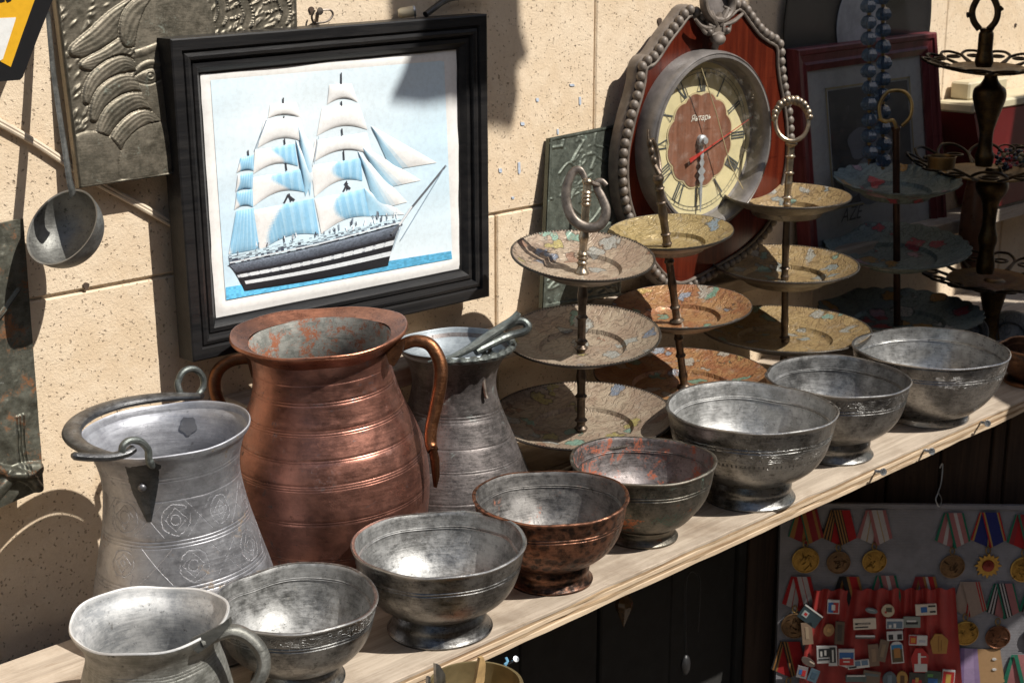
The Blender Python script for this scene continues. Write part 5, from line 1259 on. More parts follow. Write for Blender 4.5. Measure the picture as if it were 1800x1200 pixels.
for a, b in ((((.21, .185)), (.82, .193)), ((.21, .185), (.218, .735)), ((.812, .185), (.82, .735)), ((.21, .727), (.82, .735))): g.poly([q2(a[0], a[1], .001), q2(b[0], a[1], .001), q2(b[0], b[1], .001), q2(a[0], b[1], .001)])
mk('gilt_line', g, M['print'], mt_)
for u, v, r in ((.42, .45, .030), (.55, .5, .036), (.5, .62, .05), (.36, .62, .03)):
    g = G().col((.14, .15, .18)); c = q2(u, v, .0012); g.poly([c + Vector((r * math.cos(t) * (1 + .2 * math.sin(3 * t)), 0, r * .8 * math.sin(t))) for t in [-2 * math.pi * k / 20 for k in range(20)]]); mk('print_figure', g, M['print'], mt_)
tv, tf = text_pts('AZE', .030); tc = onY(1496, 387, Y2F + .0112); g = G().col((.05, .05, .06)); g.v = [(tc.x + v[0], Y2F + .0112, tc.z + v[1]) for v in tv]; g.f = tf; g.c = [(.05, .05, .06)] * len(tf); mk('caption', g, M['print'], mt_)
g = G(); g.poly([q2(.06, .06, .003), q2(.94, .06, .003), q2(.94, .94, .003), q2(.06, .94, .003)]); mk('pane', g, M['glass'], f2)
# black record on the wall
rc = onY(1514, 42, 1.248); rR = (onY(1640, 42, 1.248).x - onY(1385, 42, 1.248).x) / 2
rec = thing('black_record', rc, 'black vinyl record with pale grey label hung behind the maroon frame', 'record')
mv = MB('vinyl'); dst = mv.n('VectorMath', 'Value', {0: mv.obj()}, operation='LENGTH'); mv.fin((.008, .008, .009), .22, 0., mv.math('SINE', mv.math('MULTIPLY', dst, 5200.)), .0003, .5); M['vinyl'] = mv.m
g = G(); g.lathe([(.0035, 0), (rR * .34, 0), (rR * .36, .0005), (rR * .97, .0005), (rR, .0012), (rR, -.0012), (rR * .5, -.0015), (.0035, -.0015)], rc, 120, axis=(0, -1, 0)); mk('disc', g, M['vinyl'], rec)
g = G(); g.lathe([(.0035, .0012), (rR * .335, .0012), (rR * .335, .0002)], rc, 80, axis=(0, -1, 0)); mk('label', g, plain('grey_label', (.36, .36, .37), .6, 0, .25, 30), rec)
# strings of blue glass beads
mb_ = MB('blue_glass'); mb_.fin((.11, .17, .25), .06, 0., mb_.noise(mb_.obj(), 160, 3), .0006, .6, Transmission_Weight=.55, IOR=1.5); M['blue_glass'] = mb_.m
bs = thing('blue_bead_string', onY(1540, 20, 1.175), 'double string of faceted blue glass beads hanging before the maroon frame', 'beads')
proto = None
for col_, (x0, ofs) in enumerate(((1528, 0), (1552, 14))):
    g = G(); g.tube([onY(x0 - 1, -30, 1.178), onY(x0 + 1, 140, 1.176), onY(x0 - 1, 290, 1.174)], .0009, 6); mk('thread', g, plain('brown_thread', (.18, .09, .05), .8), bs)
    for k in range(11):
        py = -18 + ofs + k * 28.5; p = onY(x0 + rnd.uniform(-2.5, 2.5), py, 1.175); r = 15.5 * pxm(p)
        g = G(); seg = 12; P = []
        for i in range(seg):
            t = 2 * math.pi * i / seg; rf = 1 if i % 2 else .86
            P.append([p + Vector((math.cos(t) * r * rf * w_, math.sin(t) * r * rf * w_, h_ * r)) for w_, h_ in ((.12, -.82), (.62, -.72), (1.0, -.30), (1.0, .12), (.72, .58), (.15, .80))])
        g.grid(P, cu=True); mk('glass_bead', g, M['blue_glass'], bs, sharp=20)
        g = G(); g.ball(onY(x0, py + 14, 1.175), .0030, 8, 6); mk('spacer_bead', g, M['brass'], bs)

# ================================================================== THINGS AT THE RIGHT EDGE
M['red'] = plain('red_enamel', (.11, .007, .007), .4, 0, .15, 20); M['cream'] = plain('cream_enamel', (.50, .44, .30), .5, 0, .1, 20)
rb = thing('red_canister', onY(1790, 400, 1.215), 'dark red box with cream lid half out of view at the right edge', 'canister')
def rq(px, py, y=1.205): return onY(px, py, y)
a = rq(1697, 200); b = rq(1735, 366); z1, z0 = a.z, b.z; x1 = rq(1900, 200).x; xb = onY(1728, 366, 1.205).x
g = G(); v_ = [(a.x, 1.19, z1), (x1, 1.19, z1), (x1, 1.256, z1), (a.x, 1.256, z1)]; w_ = [(xb + .012, 1.20, z0), (x1, 1.20, z0), (x1, 1.256, z0), (xb + .012, 1.256, z0)]
g.grid([v_, w_], cv=True); g.poly(v_); g.poly(w_[::-1]); mk('body', g, M['red'], rb, sharp=30)
g = G(); g.box(((a.x + x1) / 2 - .002, 1.224, z1 + .0085), (x1 - a.x + .006, .068, .015), bev=.003); mk('lid', g, M['cream'], rb)
p_ = rq(1708, 160); p2_ = rq(1778, 150); g = G(); g.box(((p_.x + p2_.x) / 2 + .02, 1.238, z1 + .030), (p2_.x - p_.x - .005, .034, .028), bev=.003); mk('lid_block', g, M['cream'], rb)
g = G(); g.box(((xb + x1) / 2 + .02, 1.228, (z0 + LZ) / 2), (x1 - xb - .05, .05, z0 - LZ - .001), bev=.003); mk('base', g, plain('grey_base', (.30, .28, .24), .4), rb)
vz = thing('brown_vase', onY(1705, 470, 1.175), 'narrow dark brown vase behind the brass centrepiece', 'vase')
q_ = onY(1706, 480, 1.175); pr = [(hw * pxm(onY(1706, py, 1.175)), onY(1706, py, 1.175).z - q_.z) for hw, py in ((14, 480), (22, 455), (26, 410), (24, 360), (19, 325), (13, 306), (10, 296), (12, 288))]
pr = smooth_prof(pr, 5); g = G(); g.lathe([(.0005, 0)] + pr + [(pr[-1][0] - .002, pr[-1][1]), (pr[-1][0] - .002, pr[-1][1] - .03), (.0004, pr[-1][1] - .03)], q_, 48); mk('vase_body', g, plain('brown_glaze', (.12, .05, .025), .3), vz)
def lean_dish(px, py, half, Y, label, m, asp=.9):
    c = onY(px, py, Y); R = half * pxm(c); ax = (-FW + Vector((0, 0, .35))).normalized()
    t = thing('leaning_dish', c - Vector((0, 0, R)), label, 'dish')
    g = G(); g.lathe([(.0004, -.006), (R * .6, -.006), (R * .93, 0), (R, .001), (R, .003), (R * .92, .0025), (R * .6, -.003), (.0004, -.003)], c, 64, axis=ax, wob=.01); mk('dish', g, m, t)
    n = G(); n.tube([c + (RT * math.cos(u) + ax.cross(RT) * math.sin(u)) * (R * .55) + ax * .0 for u in [2 * math.pi * k / 40 for k in range(40)]], .0016, 6, closed=True); mk('raised_ring', n, m, t)
dm = enamel('dark_chased_tin', (.16, .155, .14), (.09, .09, .085), [(.10, .12, .14), (.15, .15, .13)], 4.4, .45)
lean_dish(1778, 592, 48, 1.05, 'dark chased round dish propped behind the widest bowl at the right edge', dm)
lean_dish(1712, 582, 26, 1.09, 'small dark dish propped beside the bigger chased dish', dm)
q_ = onZ(1815, 672); R = 62 * pxm(q_)
BM['cup'] = vessel_metal('dark_copper', (.22, .11, .06), (.07, .04, .03), (.05, .04, .035), .6, .4, 24, seed=2.0)  # dark copper colour of the pot itself
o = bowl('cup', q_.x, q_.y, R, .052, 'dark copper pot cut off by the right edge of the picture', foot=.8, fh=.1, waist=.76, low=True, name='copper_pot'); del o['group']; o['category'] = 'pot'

# ================================================================== MEDAL BOARD ON THE DOOR
BD = DD - .024
def mdp(px, py, off=0.): return onDh(px, py, BD - off)
mc = MB('grey_canvas'); v = mc.obj(); wv = mc.math('MULTIPLY', mc.n('TexWave', 'Fac', {'Vector': v, 'Scale': 260., 'Distortion': .6}, bands_direction='Z'), .5); wv2 = mc.n('TexWave', 'Fac', {'Vector': v, 'Scale': 260., 'Distortion': .6}, bands_direction='DIAGONAL')
cn = mc.mix(mc.ramp(mc.noise(v, 14, 6, .65), .35, .7), (.25, .245, .26), (.175, .17, .18)); M['canvas'] = mc.fin(cn, .95, 0., mc.math('ADD', wv, wv2), .0004, .6, spec=.1)
brd = thing('medal_board', mdp(1590, 1230), 'grey cloth covered board hung on the plank door to show medals', 'board')
g = G(); g.prism([mdp(*p) for p in ((1373, 888), (1830, 893), (1830, 1260), (1362, 1260))], HD * .014); mk('canvas_panel', g, M['canvas'], brd)
g = G(); g.prism([mdp(*p, .003) for p in ((1373, 884), (1830, 889), (1830, 896), (1373, 891))], HD * .006); mk('top_batten', g, M['canvas'], brd)
wh = thing('wire_hook', mdp(1655, 850, -.01), 'bent wire hook holding the medal board on the door', 'hook')
g = G(); g.tube(bez([mdp(1652, 822, -.012), mdp(1657, 815, -.010), mdp(1655, 845, -.004), mdp(1648, 868, 0), mdp(1645, 878, .002), mdp(1651, 890, .004), mdp(1655, 878, .002), mdp(1650, 866, 0)], 6), .0009, 6); mk('wire', g, M['steel'], wh)
pa = thing('copper_plate', mdp(1540, 890, -.012), 'rim of a copper plate showing over the top of the medal board', 'plate')
c = mdp(1530, 985, -.008); R = 105 * pxm(c); g = G(); g.lathe([(R * .8, -.003), (R * .97, 0), (R, .002), (R * .985, .003), (R * .8, .0)], c, 90, axis=-HD); mk('plate_rim', g, M['handle_copper'], pa)
def ribbon_band(g, tl, tr, br, bl, stripes, off):
    tot = sum(w_ for c, w_ in stripes); x = 0
    for c, w_ in stripes:
        u0, u1 = x / tot, (x + w_) / tot; x += w_; g.col(c)
        for k in range(4):
            v0, v1 = k / 4, (k + 1) / 4; bow = lambda v: off + .0012 * math.sin(math.pi * v)
            g.poly([mdp(*quad(tl, tr, br, bl, u0, v0), bow(v0)), mdp(*quad(tl, tr, br, bl, u1, v0), bow(v0)), mdp(*quad(tl, tr, br, bl, u1, v1), bow(v1)), mdp(*quad(tl, tr, br, bl, u0, v1), bow(v1))])
def medal(cx, ty, stripes, label, metal, dy=96, r=21.5, s=1.0, star=False, dx=0, disc=True):
    t = thing('medal', mdp(cx, ty + dy), label, 'medal', 'medals pinned on the grey board')
    P = lambda x, y: (cx + x * s, ty + y * s)
    g = G(); ribbon_band(g, P(-15, 0), P(8, 0), P(4, 63), P(-31, 48), stripes, .0016); ribbon_band(g, P(-11, 0), P(20, 0), P(32, 49), P(4, 63), stripes, .0036)
    mk('ribbon', g, M['vcol'], t, sharp=80)
    if not disc: return t
    c = mdp(cx + dx, ty + dy, .003); R = r * pxm(c)
    g = G(); g.tube([mdp(cx + dx + 4 * math.cos(u), ty + dy - r - 5 + 6 * math.sin(u), .004) for u in [2 * math.pi * k / 14 for k in range(14)]], .0009, 6, closed=True); mk('suspension_ring', g, M['brass'], t)
    if star:
        g = G(); pts = []
        for k in range(32):
            u = 2 * math.pi * k / 32; rr = R * (1.12 if k % 4 == 0 else (.98 if k % 2 == 0 else .78)); pts.append(c + RT * (rr * math.cos(u)) + Vector((0, 0, rr * math.sin(u))))
        g.prism(pts, HD * .002); mk('star', g, metal, t, sharp=20)
        g = G(); g.lathe([(R * .5, 0), (R * .46, .002), (.0004, .003)], c, 32, axis=-HD); mk('centre', g, plain('red_boss', (.20, .03, .02), .35, .5), t)
    else:
        g = G(); g.lathe([(R * .9, -.0015), (R, -.0008), (R, .0008), (R * .93, .0014), (R * .90, .0006), (R * .6, .0009), (.0004, .0012)], c, 48, axis=-HD); d = mk('disc', g, metal, t)
        # struck figure in low relief
        rr_ = random.Random(int(cx * 7 + ty)); g = G()
        for k in range(9):
            a_, b_ = rr_.uniform(-.6, .6), rr_.uniform(-.6, .6); q = [c + RT * (R * (a_ + rr_.uniform(-.25, .25))) + Vector((0, 0, R * (b_ + rr_.uniform(-.25, .25)))) - HD * .0011 for _ in range(3)]
            g.tube(bez(q, 4), [.0003] + [.0008] * 7 + [.0003], 5, .6)
        mk('struck_figure', g, metal, d)
    return t
GOLD = vessel_metal('medal_gilt', (.40, .24, .06), (.20, .115, .03), (.10, .06, .02), .60, .34, 120, .9, seed=1.)
BRZ = vessel_metal('medal_bronze', (.20, .12, .06), (.10, .06, .035), (.06, .045, .03), .58, .4, 120, .85, seed=2.)
CPR = vessel_metal('medal_copper', (.17, .075, .04), (.08, .035, .02), (.05, .03, .02), .58, .4, 120, .85, seed=3.)
RD_, WT, OR, BK, GR, PK, BU, GD, BG = (.32, .018, .02), (.40, .37, .36), (.28, .14, .045), (.02, .02, .02), (.018, .13, .08), (.30, .12, .12), (.02, .025, .12), (.32, .21, .07), (.28, .21, .17)
DR = (.22, .025, .03)
medal(1416, 894, [(GR, 1), (OR, 3), (DR, 5), (OR, 2), (DR, 2)], 'medal on dark red and ochre ribbon, first from the left in the top row', GOLD, 90, 24)
medal(1474, 896, [(BK, 1), (OR, 1), (BK, 1), (OR, 1), (BK, 1), (OR, 1), (BK, .6), (RD_, 6)], 'medal on half red, half black and orange striped ribbon, second in the top row', BRZ, 92, 21)
medal(1537, 896, [(PK, 2), (WT, 3), (GD, .5), (WT, 3), (PK, 2)], 'shiny medal on pink and white ribbon, third in the top row', GOLD, 90, 21.5)
medal(1674, 901, [(GR, 1.2), (PK, 2.4), (WT, 1.6), (PK, 2.4), (GR, 1)], 'dark medal on green, pink and white ribbon left of the star order', BRZ, 94, 22)
medal(1737, 900, [(RD_, .8), (GD, .8), (BU, 6), (GD, .7), (RD_, .8)], 'gilt star order on deep blue ribbon edged red and yellow', GOLD, 94, 22, star=True)
medal(1800, 904, [(GR, 1), (DR, 2), (RD_, 4), (GR, 1)], 'gilt medal on red ribbon at the right edge of the top row', GOLD, 96, 24)
medal(1405, 1013, [(RD_, 2), (WT, 2.4), (RD_, .4), (WT, 2.4), (RD_, 2)], 'worn medal on red and white ribbon beside the red cloth', BRZ, 86, 24, .98, dx=-8)
medal(1490, 1013, [(BK, 2), (OR, 1), (RD_, 3), (OR, 1)], 'black and red medal ribbon tucked behind the top of the red cloth', BRZ, disc=False)
medal(1555, 1011, [(GR, 1), (PK, 2), (WT, 1.5), (PK, 2), (GR, 1)], 'green and pink medal ribbon tucked behind the top of the red cloth', BRZ, disc=False)
medal(1624, 1013, [(DR, 2), (OR, 1), (WT, 1), (RD_, 2), (OR, 1)], 'ochre and red medal ribbon tucked behind the top of the red cloth', BRZ, disc=False)
medal(1703, 1022, [(BG, 7), (RD_, .7), (BG, .7), (RD_, .7), (BG, .5)], 'yellow medal on beige ribbon with red edge lines right of the red cloth', GOLD, 90, 23, 1.0, dx=-6)
medal(1762, 1025, [(GR, .8), (BK, .7), (WT, .7), (BK, .7), (WT, .7), (BK, .7), (PK, 3.5), (GR, .8)], 'brown medal on black, white and pink striped ribbon', CPR, 94, 22, 1.0, dx=-8)
medal(1822, 1024, [(GR, .8), (BK, .7), (WT, .7), (BK, .7), (PK, 3.5)], 'medal on striped green ribbon cut by the right edge, second row', CPR, 94, 22)
medal(1386, 1127, [(BK, .7), (OR, .7), (BK, .7), (OR, .7), (RD_, 6)], 'red ribbon with thin orange and black lines at the board left edge', BRZ, 96, 22)
medal(1793, 1150, [(GR, 2), (PK, 6), (GR, 1)], 'pink and green medal ribbon at the lower right corner', BRZ, 96, 22)
t = thing('ribbon_card', mdp(1728, 1200), 'tan card with a mauve ribbon beside the red cloth', 'card')
g = G(); ribbon_band(g, (1688, 1138), (1718, 1140), (1724, 1210), (1684, 1210), [((.20, .13, .26), 1), ((.30, .22, .36), 2), ((.24, .17, .30), 1)], .003); mk('mauve_ribbon', g, M['vcol'], t)
g = G().col((.36, .22, .11)); g.prism([mdp(*p, .002) for p in ((1716, 1141), (1758, 1140), (1766, 1198), (1722, 1212))], HD * .001); mk('tan_card', g, M['vcol'], t)
for px, py in ((1748, 1158), (1748, 1176)): g = G().col((.6, .6, .6)); g.prism([mdp(px + 4 * math.cos(u), py + 2 * math.sin(u), .003) for u in [2 * math.pi * k / 10 for k in range(10)]], HD * .001); mk('eyelet', g, M['pin'], t)
# red cloth with pleats
rcl = thing('red_cloth', mdp(1550, 1230), 'gathered red cloth full of enamel pins on the medal board', 'cloth')
g = G(); P = []
for i in range(91):
    u = i / 90; row = []
    for j in range(41):
        v = j / 40; px, py = quad((1432, 1036), (1679, 1034), (1692, 1215), (1402, 1215), u, v)
        pl = (.0032 * (1 - v) ** 1.3 + .0010) * math.sin(u * 62 + 2.2 * math.sin(u * 9) + .8 * v) + .0022 * math.sin(u * 17 + v * 3)
        row.append(mdp(px, py + 2 * math.sin(u * 62) * (j == 0), .0095 + pl))
    P.append(row)
mr = MB('red_satin'); M['satin'] = mr.fin(mr.mix(mr.ramp(mr.noise(mr.obj(), 25, 5), .3, .7), (.27, .010, .008), (.36, .016, .011)), .5, 0., mr.noise(mr.obj(), 900, 2), .0002, .4, Sheen_Weight=.2)
g.grid(P); mk('cloth_sheet', g, M['satin'], rcl, sharp=80)
SV, CRM, DKB = (.55, .56, .56), (.62, .55, .46), (.03, .05, .06)
def pin(shape, cx, cy, w_, h_, base, inl, label, rot=0.):
    """shape: r rectangle, o oval, a arch, h shield, x hexagon, b bar; inl: list of (x0,y0,x1,y1,colour) in -1..1"""
    t = thing('enamel_pin', mdp(cx, cy, .013), label, 'pin badge', 'pins on the red cloth')
    ca, sa = math.cos(math.radians(rot)), math.sin(math.radians(rot))
    def pp(x, y, off): X, Y_ = x * w_ / 2, y * h_ / 2; return mdp(cx + X * ca - Y_ * sa, cy + X * sa + Y_ * ca, off)
    if shape == 'o': pts = [(math.cos(u), math.sin(u)) for u in [2 * math.pi * k / 24 for k in range(24)]]
    elif shape == 'a': pts = [(-1, 1), (-1, -.55)] + [(-math.cos(u), -.55 - .45 * math.sin(u)) for u in [math.pi * k / 8 for k in range(1, 8)]] + [(1, -.55), (1, 1)]
    elif shape == 'h': pts = [(-1, -1), (1, -1), (1, .7), (.25, .86), (0, 1), (-.25, .86), (-1, .7)]
    elif shape == 'x': pts = [(-.5, -1), (.3, -1), (1, -.4), (.8, 1), (-.7, 1), (-1, -.2)]
    else: pts = [(-1, -1), (1, -1), (1, 1), (-1, 1)]
    g = G().col(base); g.prism([pp(x, y, .0175) for x, y in pts], HD * .0022); b = mk('plate', g, M['pin'], t, sharp=20)
    if inl:
        g = G()
        for k, (x0, y0, x1, y1, c) in enumerate(inl): g.col(c); g.prism([pp(x, y, .0179 + .00012 * k) for x, y in ((x0, y0), (x1, y0), (x1, y1), (x0, y1))], HD * .0004)
        mk('enamel_inlay', g, M['pin'], b, sharp=20)
B_, R_, W_, K_ = (.03, .12, .34), (.42, .03, .03), (.62, .62, .6), (.02, .025, .03)
pin('r', 1465, 1066, 21, 24, SV, [(-.85, -.6, 0, .85, B_), (0, -.6, .85, .85, R_), (-.3, -.3, .3, .5, W_)], 'square pin split blue and red, topmost left on the red cloth', 3)
pin('r', 1424, 1083, 38, 26, DKB, [(-1, -1, 1, -.82, W_), (-.75, -.3, -.2, .5, (.35, .42, .42)), (-.6, -.1, -.3, .3, R_)], 'dark green tilted pin with a red centred flower', 36)
pin('r', 1419, 1113, 19, 38, (.24, .17, .12), [(-.3, -.6, .3, .5, (.34, .26, .18))], 'brown metal plaque pin with standing figure below the flower pin', -5)
pin('o', 1457, 1107, 19, 22, (.28, .16, .07), [(-.3, -.3, .4, .3, (.40, .24, .10))], 'small copper coloured leaf shaped pin', 20)
pin('r', 1476, 1112, 16, 40, (.10, .07, .05), [(-.5, -.7, .5, .7, (.05, .04, .035))], 'narrow dark upright plaque pin beside the copper leaf pin', 3)
pin('o', 1532, 1073, 22, 9, (.16, .2, .22), [(-.6, -.4, .5, -.1, (.4, .44, .46))], 'small grey blue oval pin seen from the side', 12)
pin('o', 1561, 1073, 23, 22, (.50, .42, .30), [(-.3, -.5, .6, .2, (.08, .07, .05)), (-.5, .1, -.2, .4, R_)], 'round speckled gold and black pin near the cloth top', 0)
pin('r', 1628, 1071, 37, 19, CRM, [(-.5, -.5, .1, .5, B_), (.2, -.75, .9, -.45, K_), (.35, .3, .9, .6, K_)], 'cream rectangular pin with small blue drawing, topmost right', -3)
pin('r', 1520, 1096, 40, 19, CRM, [(-.85, -.2, .5, .1, K_), (-.85, .5, .3, .7, K_), (-.6, -.1, .4, 0, CRM)], 'beige rectangular pin with a black building drawing', -3)
pin('r', 1573, 1096, 30, 17, SV, [(-.9, -.5, .9, .9, (.12, .18, .25)), (-.15, -.1, .15, .8, W_), (-.7, .2, -.4, .8, W_)], 'silver and blue grey pin with white columns', 0)
pin('r', 1603, 1093, 30, 19, (.22, .25, .23), [(-.7, -.1, .7, .4, K_), (-.6, -.35, .5, -.05, W_)], 'grey green pin showing a pale domed hall', 0)
pin('b', 1521, 1119, 34, 6, (.10, .09, .09), [(-1, -1, 1, 0, (.66, .68, .70))], 'thin silver bar pin seen edge on', 0)
pin('r', 1573, 1117, 28, 16, SV, [(-.8, -.3, -.2, .8, K_), (.3, -.3, .9, .8, K_)], 'silver topped pin above the arched blue pin', -3)
pin('r', 1536, 1151, 18, 38, (.19, .13, .095), [(-.4, -.6, .4, .6, (.26, .18, .12))], 'bronze plaque pin, left of a leaning pair', -4)
pin('r', 1552, 1143, 16, 38, (.16, .12, .09), [(-.4, -.6, .4, .6, (.24, .18, .12))], 'bronze plaque pin, right of a leaning pair', 12)
pin('a', 1577, 1146, 22, 38, SV, [(-.85, -.7, .85, -.3, (.03, .2, .42)), (-.85, -.3, .85, .9, (.09, .07, .04)), (-.5, -.4, .5, .5, (.36, .17, .05))], 'arched pin with blue sky and orange monument', -5)
pin('r', 1614, 1125, 32, 17, W_, [(-.95, -.9, -.15, .8, R_), (-.8, -.5, -.3, .5, (.55, .24, .04)), (.1, 0, .8, .4, (.45, .48, .55))], 'small white and orange pin left of the golden book pin', 2)
pin('x', 1651, 1131, 32, 34, (.38, .20, .05), [(-.1, -.8, 0, .8, (.26, .12, .03)), (.2, -.4, .28, .7, (.26, .12, .03))], 'golden brown fan shaped pin on the right of the cloth', 0)
pin('r', 1448, 1150, 24, 30, SV, [(-.7, -.7, .9, .3, K_), (-.5, -.4, -.2, .2, W_), (.1, -.5, .4, .1, W_), (-.8, .5, .8, .65, K_)], 'black and silver pin with openwork towers', -2)
pin('r', 1464, 1152, 15, 35, SV, [(-.7, -.85, .7, .7, K_), (-.2, -.6, .2, .6, W_)], 'narrow black and silver pin with a white tower', -2)
pin('h', 1488, 1157, 28, 33, SV, [(-.9, -.65, .9, 0, B_), (-.9, 0, .9, .7, R_), (-.4, .25, .4, .4, W_), (-.5, -.1, .5, .02, W_)], 'shield pin, blue above and red below, with silver border', 0)
pin('r', 1509, 1167, 38, 14, W_, [(-.3, -.8, .2, .4, (.12, .2, .3)), (.3, -.8, .9, .4, (.12, .2, .3)), (-.9, .4, -.2, .8, K_)], 'silver pin showing a row of buildings below the shield pin', -7)
pin('x', 1617, 1160, 32, 42, R_, [(-.2, -.6, .1, .3, W_), (-.6, .3, .8, .95, (.55, .55, .54)), (0, -.35, .7, -.25, W_)], 'red six sided pin with silver rider monument', 0)
pin('o', 1421, 1163, 27, 13, (.10, .08, .07), [(.1, -.5, .8, -.2, (.6, .5, .4))], 'dark oval pin with a bright edge, low on the left', 30)
pin('r', 1410, 1181, 18, 20, (.2, .19, .2), [(-.6, -.4, 0, .4, B_), (0, -.4, .7, .6, R_)], 'small blue and red pin at the lower left of the cloth', 12)
pin('r', 1430, 1187, 17, 22, (.08, .13, .17), [(-.5, -.5, .5, .5, (.05, .09, .13))], 'small slate blue pin at the lower left of the cloth', 22)
pin('r', 1505, 1192, 36, 12, (.10, .14, .14), [(-.9, -1, .9, -.6, W_)], 'dark pin with bright top edge at the bottom of the cloth', 0)
pin('r', 1532, 1190, 30, 22, (.16, .12, .09), [(-.8, -.6, .8, -.2, (.12, .15, .16))], 'brown pin with slanting dark band at the bottom of the cloth', 8)
pin('o', 1564, 1194, 25, 28, (.08, .11, .13), [(-.3, -.6, .3, .6, (.15, .2, .24))], 'round slate pin with notched rim at the bottom', 0)
pin('o', 1586, 1192, 20, 26, (.38, .22, .06), [(-.35, -.4, .4, .8, (.10, .05, .02))], 'round golden pin at the bottom beside the slate one', 0)
pin('r', 1612, 1194, 28, 24, (.05, .05, .045), [(-.6, 0, .6, .8, R_), (-.2, -.3, .2, .4, (.5, .3, .08))], 'black pin with red star at the bottom of the cloth', 5)
pin('r', 1640, 1192, 28, 26, (.05, .08, .06), [(-.6, 0, .6, .8, B_), (-.7, -.6, 0, -.2, (.1, .25, .08))], 'dark green and blue pin at the bottom of the cloth', 5)
pin('r', 1667, 1192, 22, 30, SV, [(-.9, -.8, .9, .95, R_), (-.4, -.5, .4, .8, (.48, .32, .08))], 'red pin with golden figure at the bottom right', 6)

# ================================================================== BELOW THE SHELF FRONT
pst = thing('shelf_beam', onY(850, 1180, .88), 'reddish wooden beam end sticking out under the shelf', 'beam')
a = onY(884, 1148, .868); b = onY(797, 1168, .868); g = G(); g.box(((a.x + b.x) / 2, 1.0, -.0205 - .035), (a.x - b.x, .30, .068), bev=.003); mk('beam', g, M['post_wood'], pst)
bl = thing('bolt', onY(900, 1163, .90), 'bolt with blue cord beside the beam end', 'bolt')
g = G(); p = onY(888, 1168, .90); q = onY(906, 1158, .885); g.tube([p, q], .0012, 8); g.lathe([(.0004, 0), (.0030, .0004), (.0028, .0016), (.0004, .002)], q, 12, axis=q - p); mk('shank', g, M['steel'], bl)
g = G(); g.tube(bez([onY(889, 1155, .895), onY(892, 1163, .892), onY(887, 1168, .892), onY(893, 1174, .892), onY(888, 1178, .892)], 5), .0014, 6); mk('blue_cord', g, plain('blue_cord', (.12, .3, .45), .7), bl)
q_ = onY(836, 1203, .835); R = 82 * pxm(q_)
bb = thing('brass_basin', q_ - Vector((0, 0, .06)), 'brass basin with knives in it at the bottom edge', 'basin')
g = G(); pr = smooth_prof([(R * .5, -.06), (R * .8, -.045), (R * .97, -.015), (R, 0)], 5); g.lathe([(.0004, -.06)] + pr + [(R + .0012, .0006), (R + .0008, .0016), (R - .0016, .0012)] + [(max(.0004, r - .002), z + .002) for r, z in reversed(pr)] + [(.0004, -.058)], q_, 90); mk('basin', g, plain('khaki_brass', (.30, .235, .12), .42, .7, .2, 30), bb)
for name, pts, lab, mm in (('knife_blade', ((766, 1166), (773, 1168), (783, 1185), (784, 1230), (768, 1230)), 'grey steel blade standing in the brass basin', M['steel']), ('spoon_handle', ((844, 1156), (850, 1154), (854, 1166), (852, 1195), (842, 1228), (830, 1228), (838, 1190)), 'tan horn handle standing in the brass basin', plain('horn', (.42, .28, .13), .35, .2, .3, 60)), ('fork_tine', ((753, 1190), (757, 1189), (757, 1230), (751, 1230)), 'thin steel tine at the left of the brass basin', M['steel'])):
    g = G(); g.prism([onY(x, y, .832) for x, y in pts], (0, .003, 0)); mk(name, g, mm, None, loc=onY(pts[-1][0], pts[-1][1], .832), label=lab, cat='cutlery')
gd = thing('glass_drop', onD(1096, 1040, 1.90), 'amber glass drop hanging in the dark below the shelf', 'pendant')
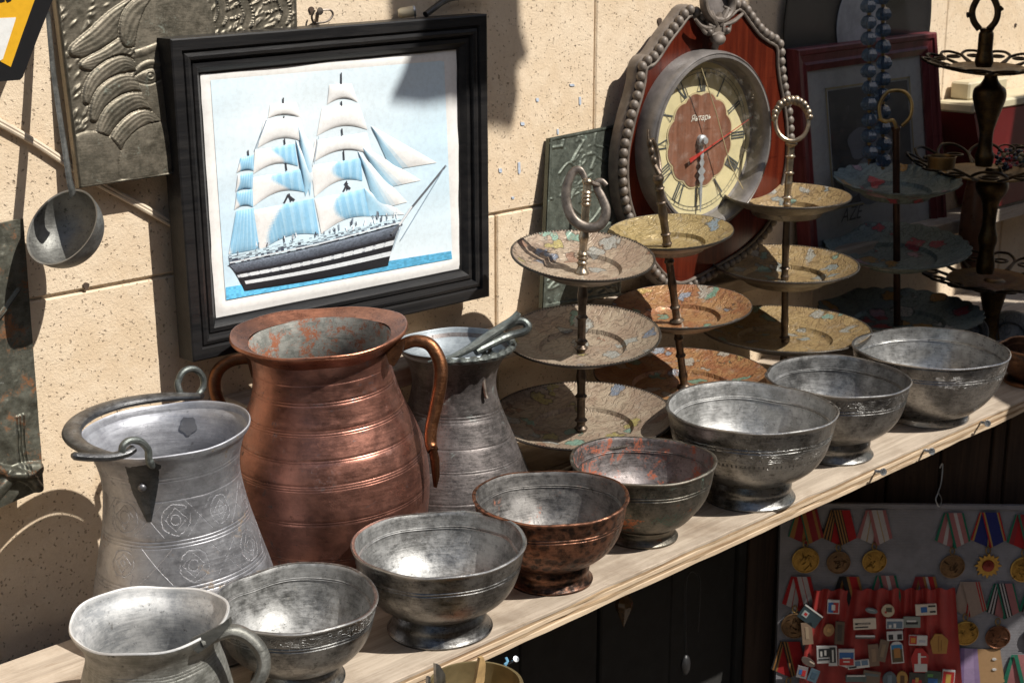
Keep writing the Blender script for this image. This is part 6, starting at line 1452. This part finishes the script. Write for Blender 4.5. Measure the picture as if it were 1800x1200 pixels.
c = onD(1097, 1068, 1.90); k_ = pxm(c); g = G(); g.lathe(smooth_prof([(.3 * k_, -37 * k_), (9 * k_, -15 * k_), (16 * k_, 4 * k_), (12 * k_, 20 * k_), (3 * k_, 32 * k_), (.3 * k_, 33 * k_)], 5), c, 8); mk('drop', g, plain('amber_glass', (.10, .055, .02), .06, 0, .2, 40, Transmission_Weight=.3), gd, sharp=15)
g = G(); g.tube([c + Vector((0, 0, 32 * k_)), onD(1098, 1010, 1.90)], .0008, 6); mk('wire', g, M['iron'], gd)
rg = thing('hanging_tongs', onD(1215, 1010, 1.95), 'wire tongs coloured black for the deep shade under the shelf', 'tongs')
g = G(); g.tube(bez([onD(1206, 1150, 1.95), onD(1204, 1080, 1.95), onD(1206, 1020, 1.95), onD(1216, 1003, 1.95), onD(1228, 1012, 1.95), onD(1230, 1040, 1.95), onD(1226, 1110, 1.95)], 6), .0014, 8); mk('wire', g, M['black_paint'], rg)  # black here stands in for the shade that hides the tongs
g = G(); g.ball(onD(1205, 1168, 1.95), .011, 12, 8, (.7, .5, 1.3)); mk('spoon_end', g, M['black_paint'], rg)

# ================================================================== ADDED SHADE PANELS, OUT OF VIEW (outlines cut from the shadows they throw)
M['shade_mat'] = plain('shade_panel_dark', (.06, .055, .05), .9, 0, .2, 20)
def hung(pts, Y, label):
    t = (WY - Y) / SUN.y; P = [Vector((x, WY, z)) - SUN * t for x, z in pts]
    g = G(); g.prism(P, (0, -.004, 0)); mk('shade_panel', g, M['shade_mat'], None, loc=P[0], label=label, cat='cloth')
hung([(1.70, .75), (1.705, .51), (1.70, .40), (1.72, .3), (1.745, .2), (1.765, .05), (1.77, -.1), (1.775, -.3), (1.74, -.40), (1.70, -.45), (1.68, -.48), (1.68, -.8), (2.6, -.8), (2.4, -.4), (2.28, -.05), (2.24, .2), (2.20, .281), (2.145, .377), (2.10, .413), (2.07, .5), (2.07, .75)], .25, 'long unseen panel added to shade the right side')
hung([(1.075, .60), (1.082, .468), (1.06, .425), (1.043, .401), (1.09, .392), (1.132, .394), (1.23, .391), (1.262, .383), (1.272, .42), (1.268, .455), (1.288, .465), (1.275, .50), (1.27, .60)], .3, 'small unseen panel added to shade the top of the ship picture')
hung([(2.318, .255), (3.1, .29), (3.1, -.8), (2.33, -.8)], .25, 'unseen panel added to shade the red box at the right edge')
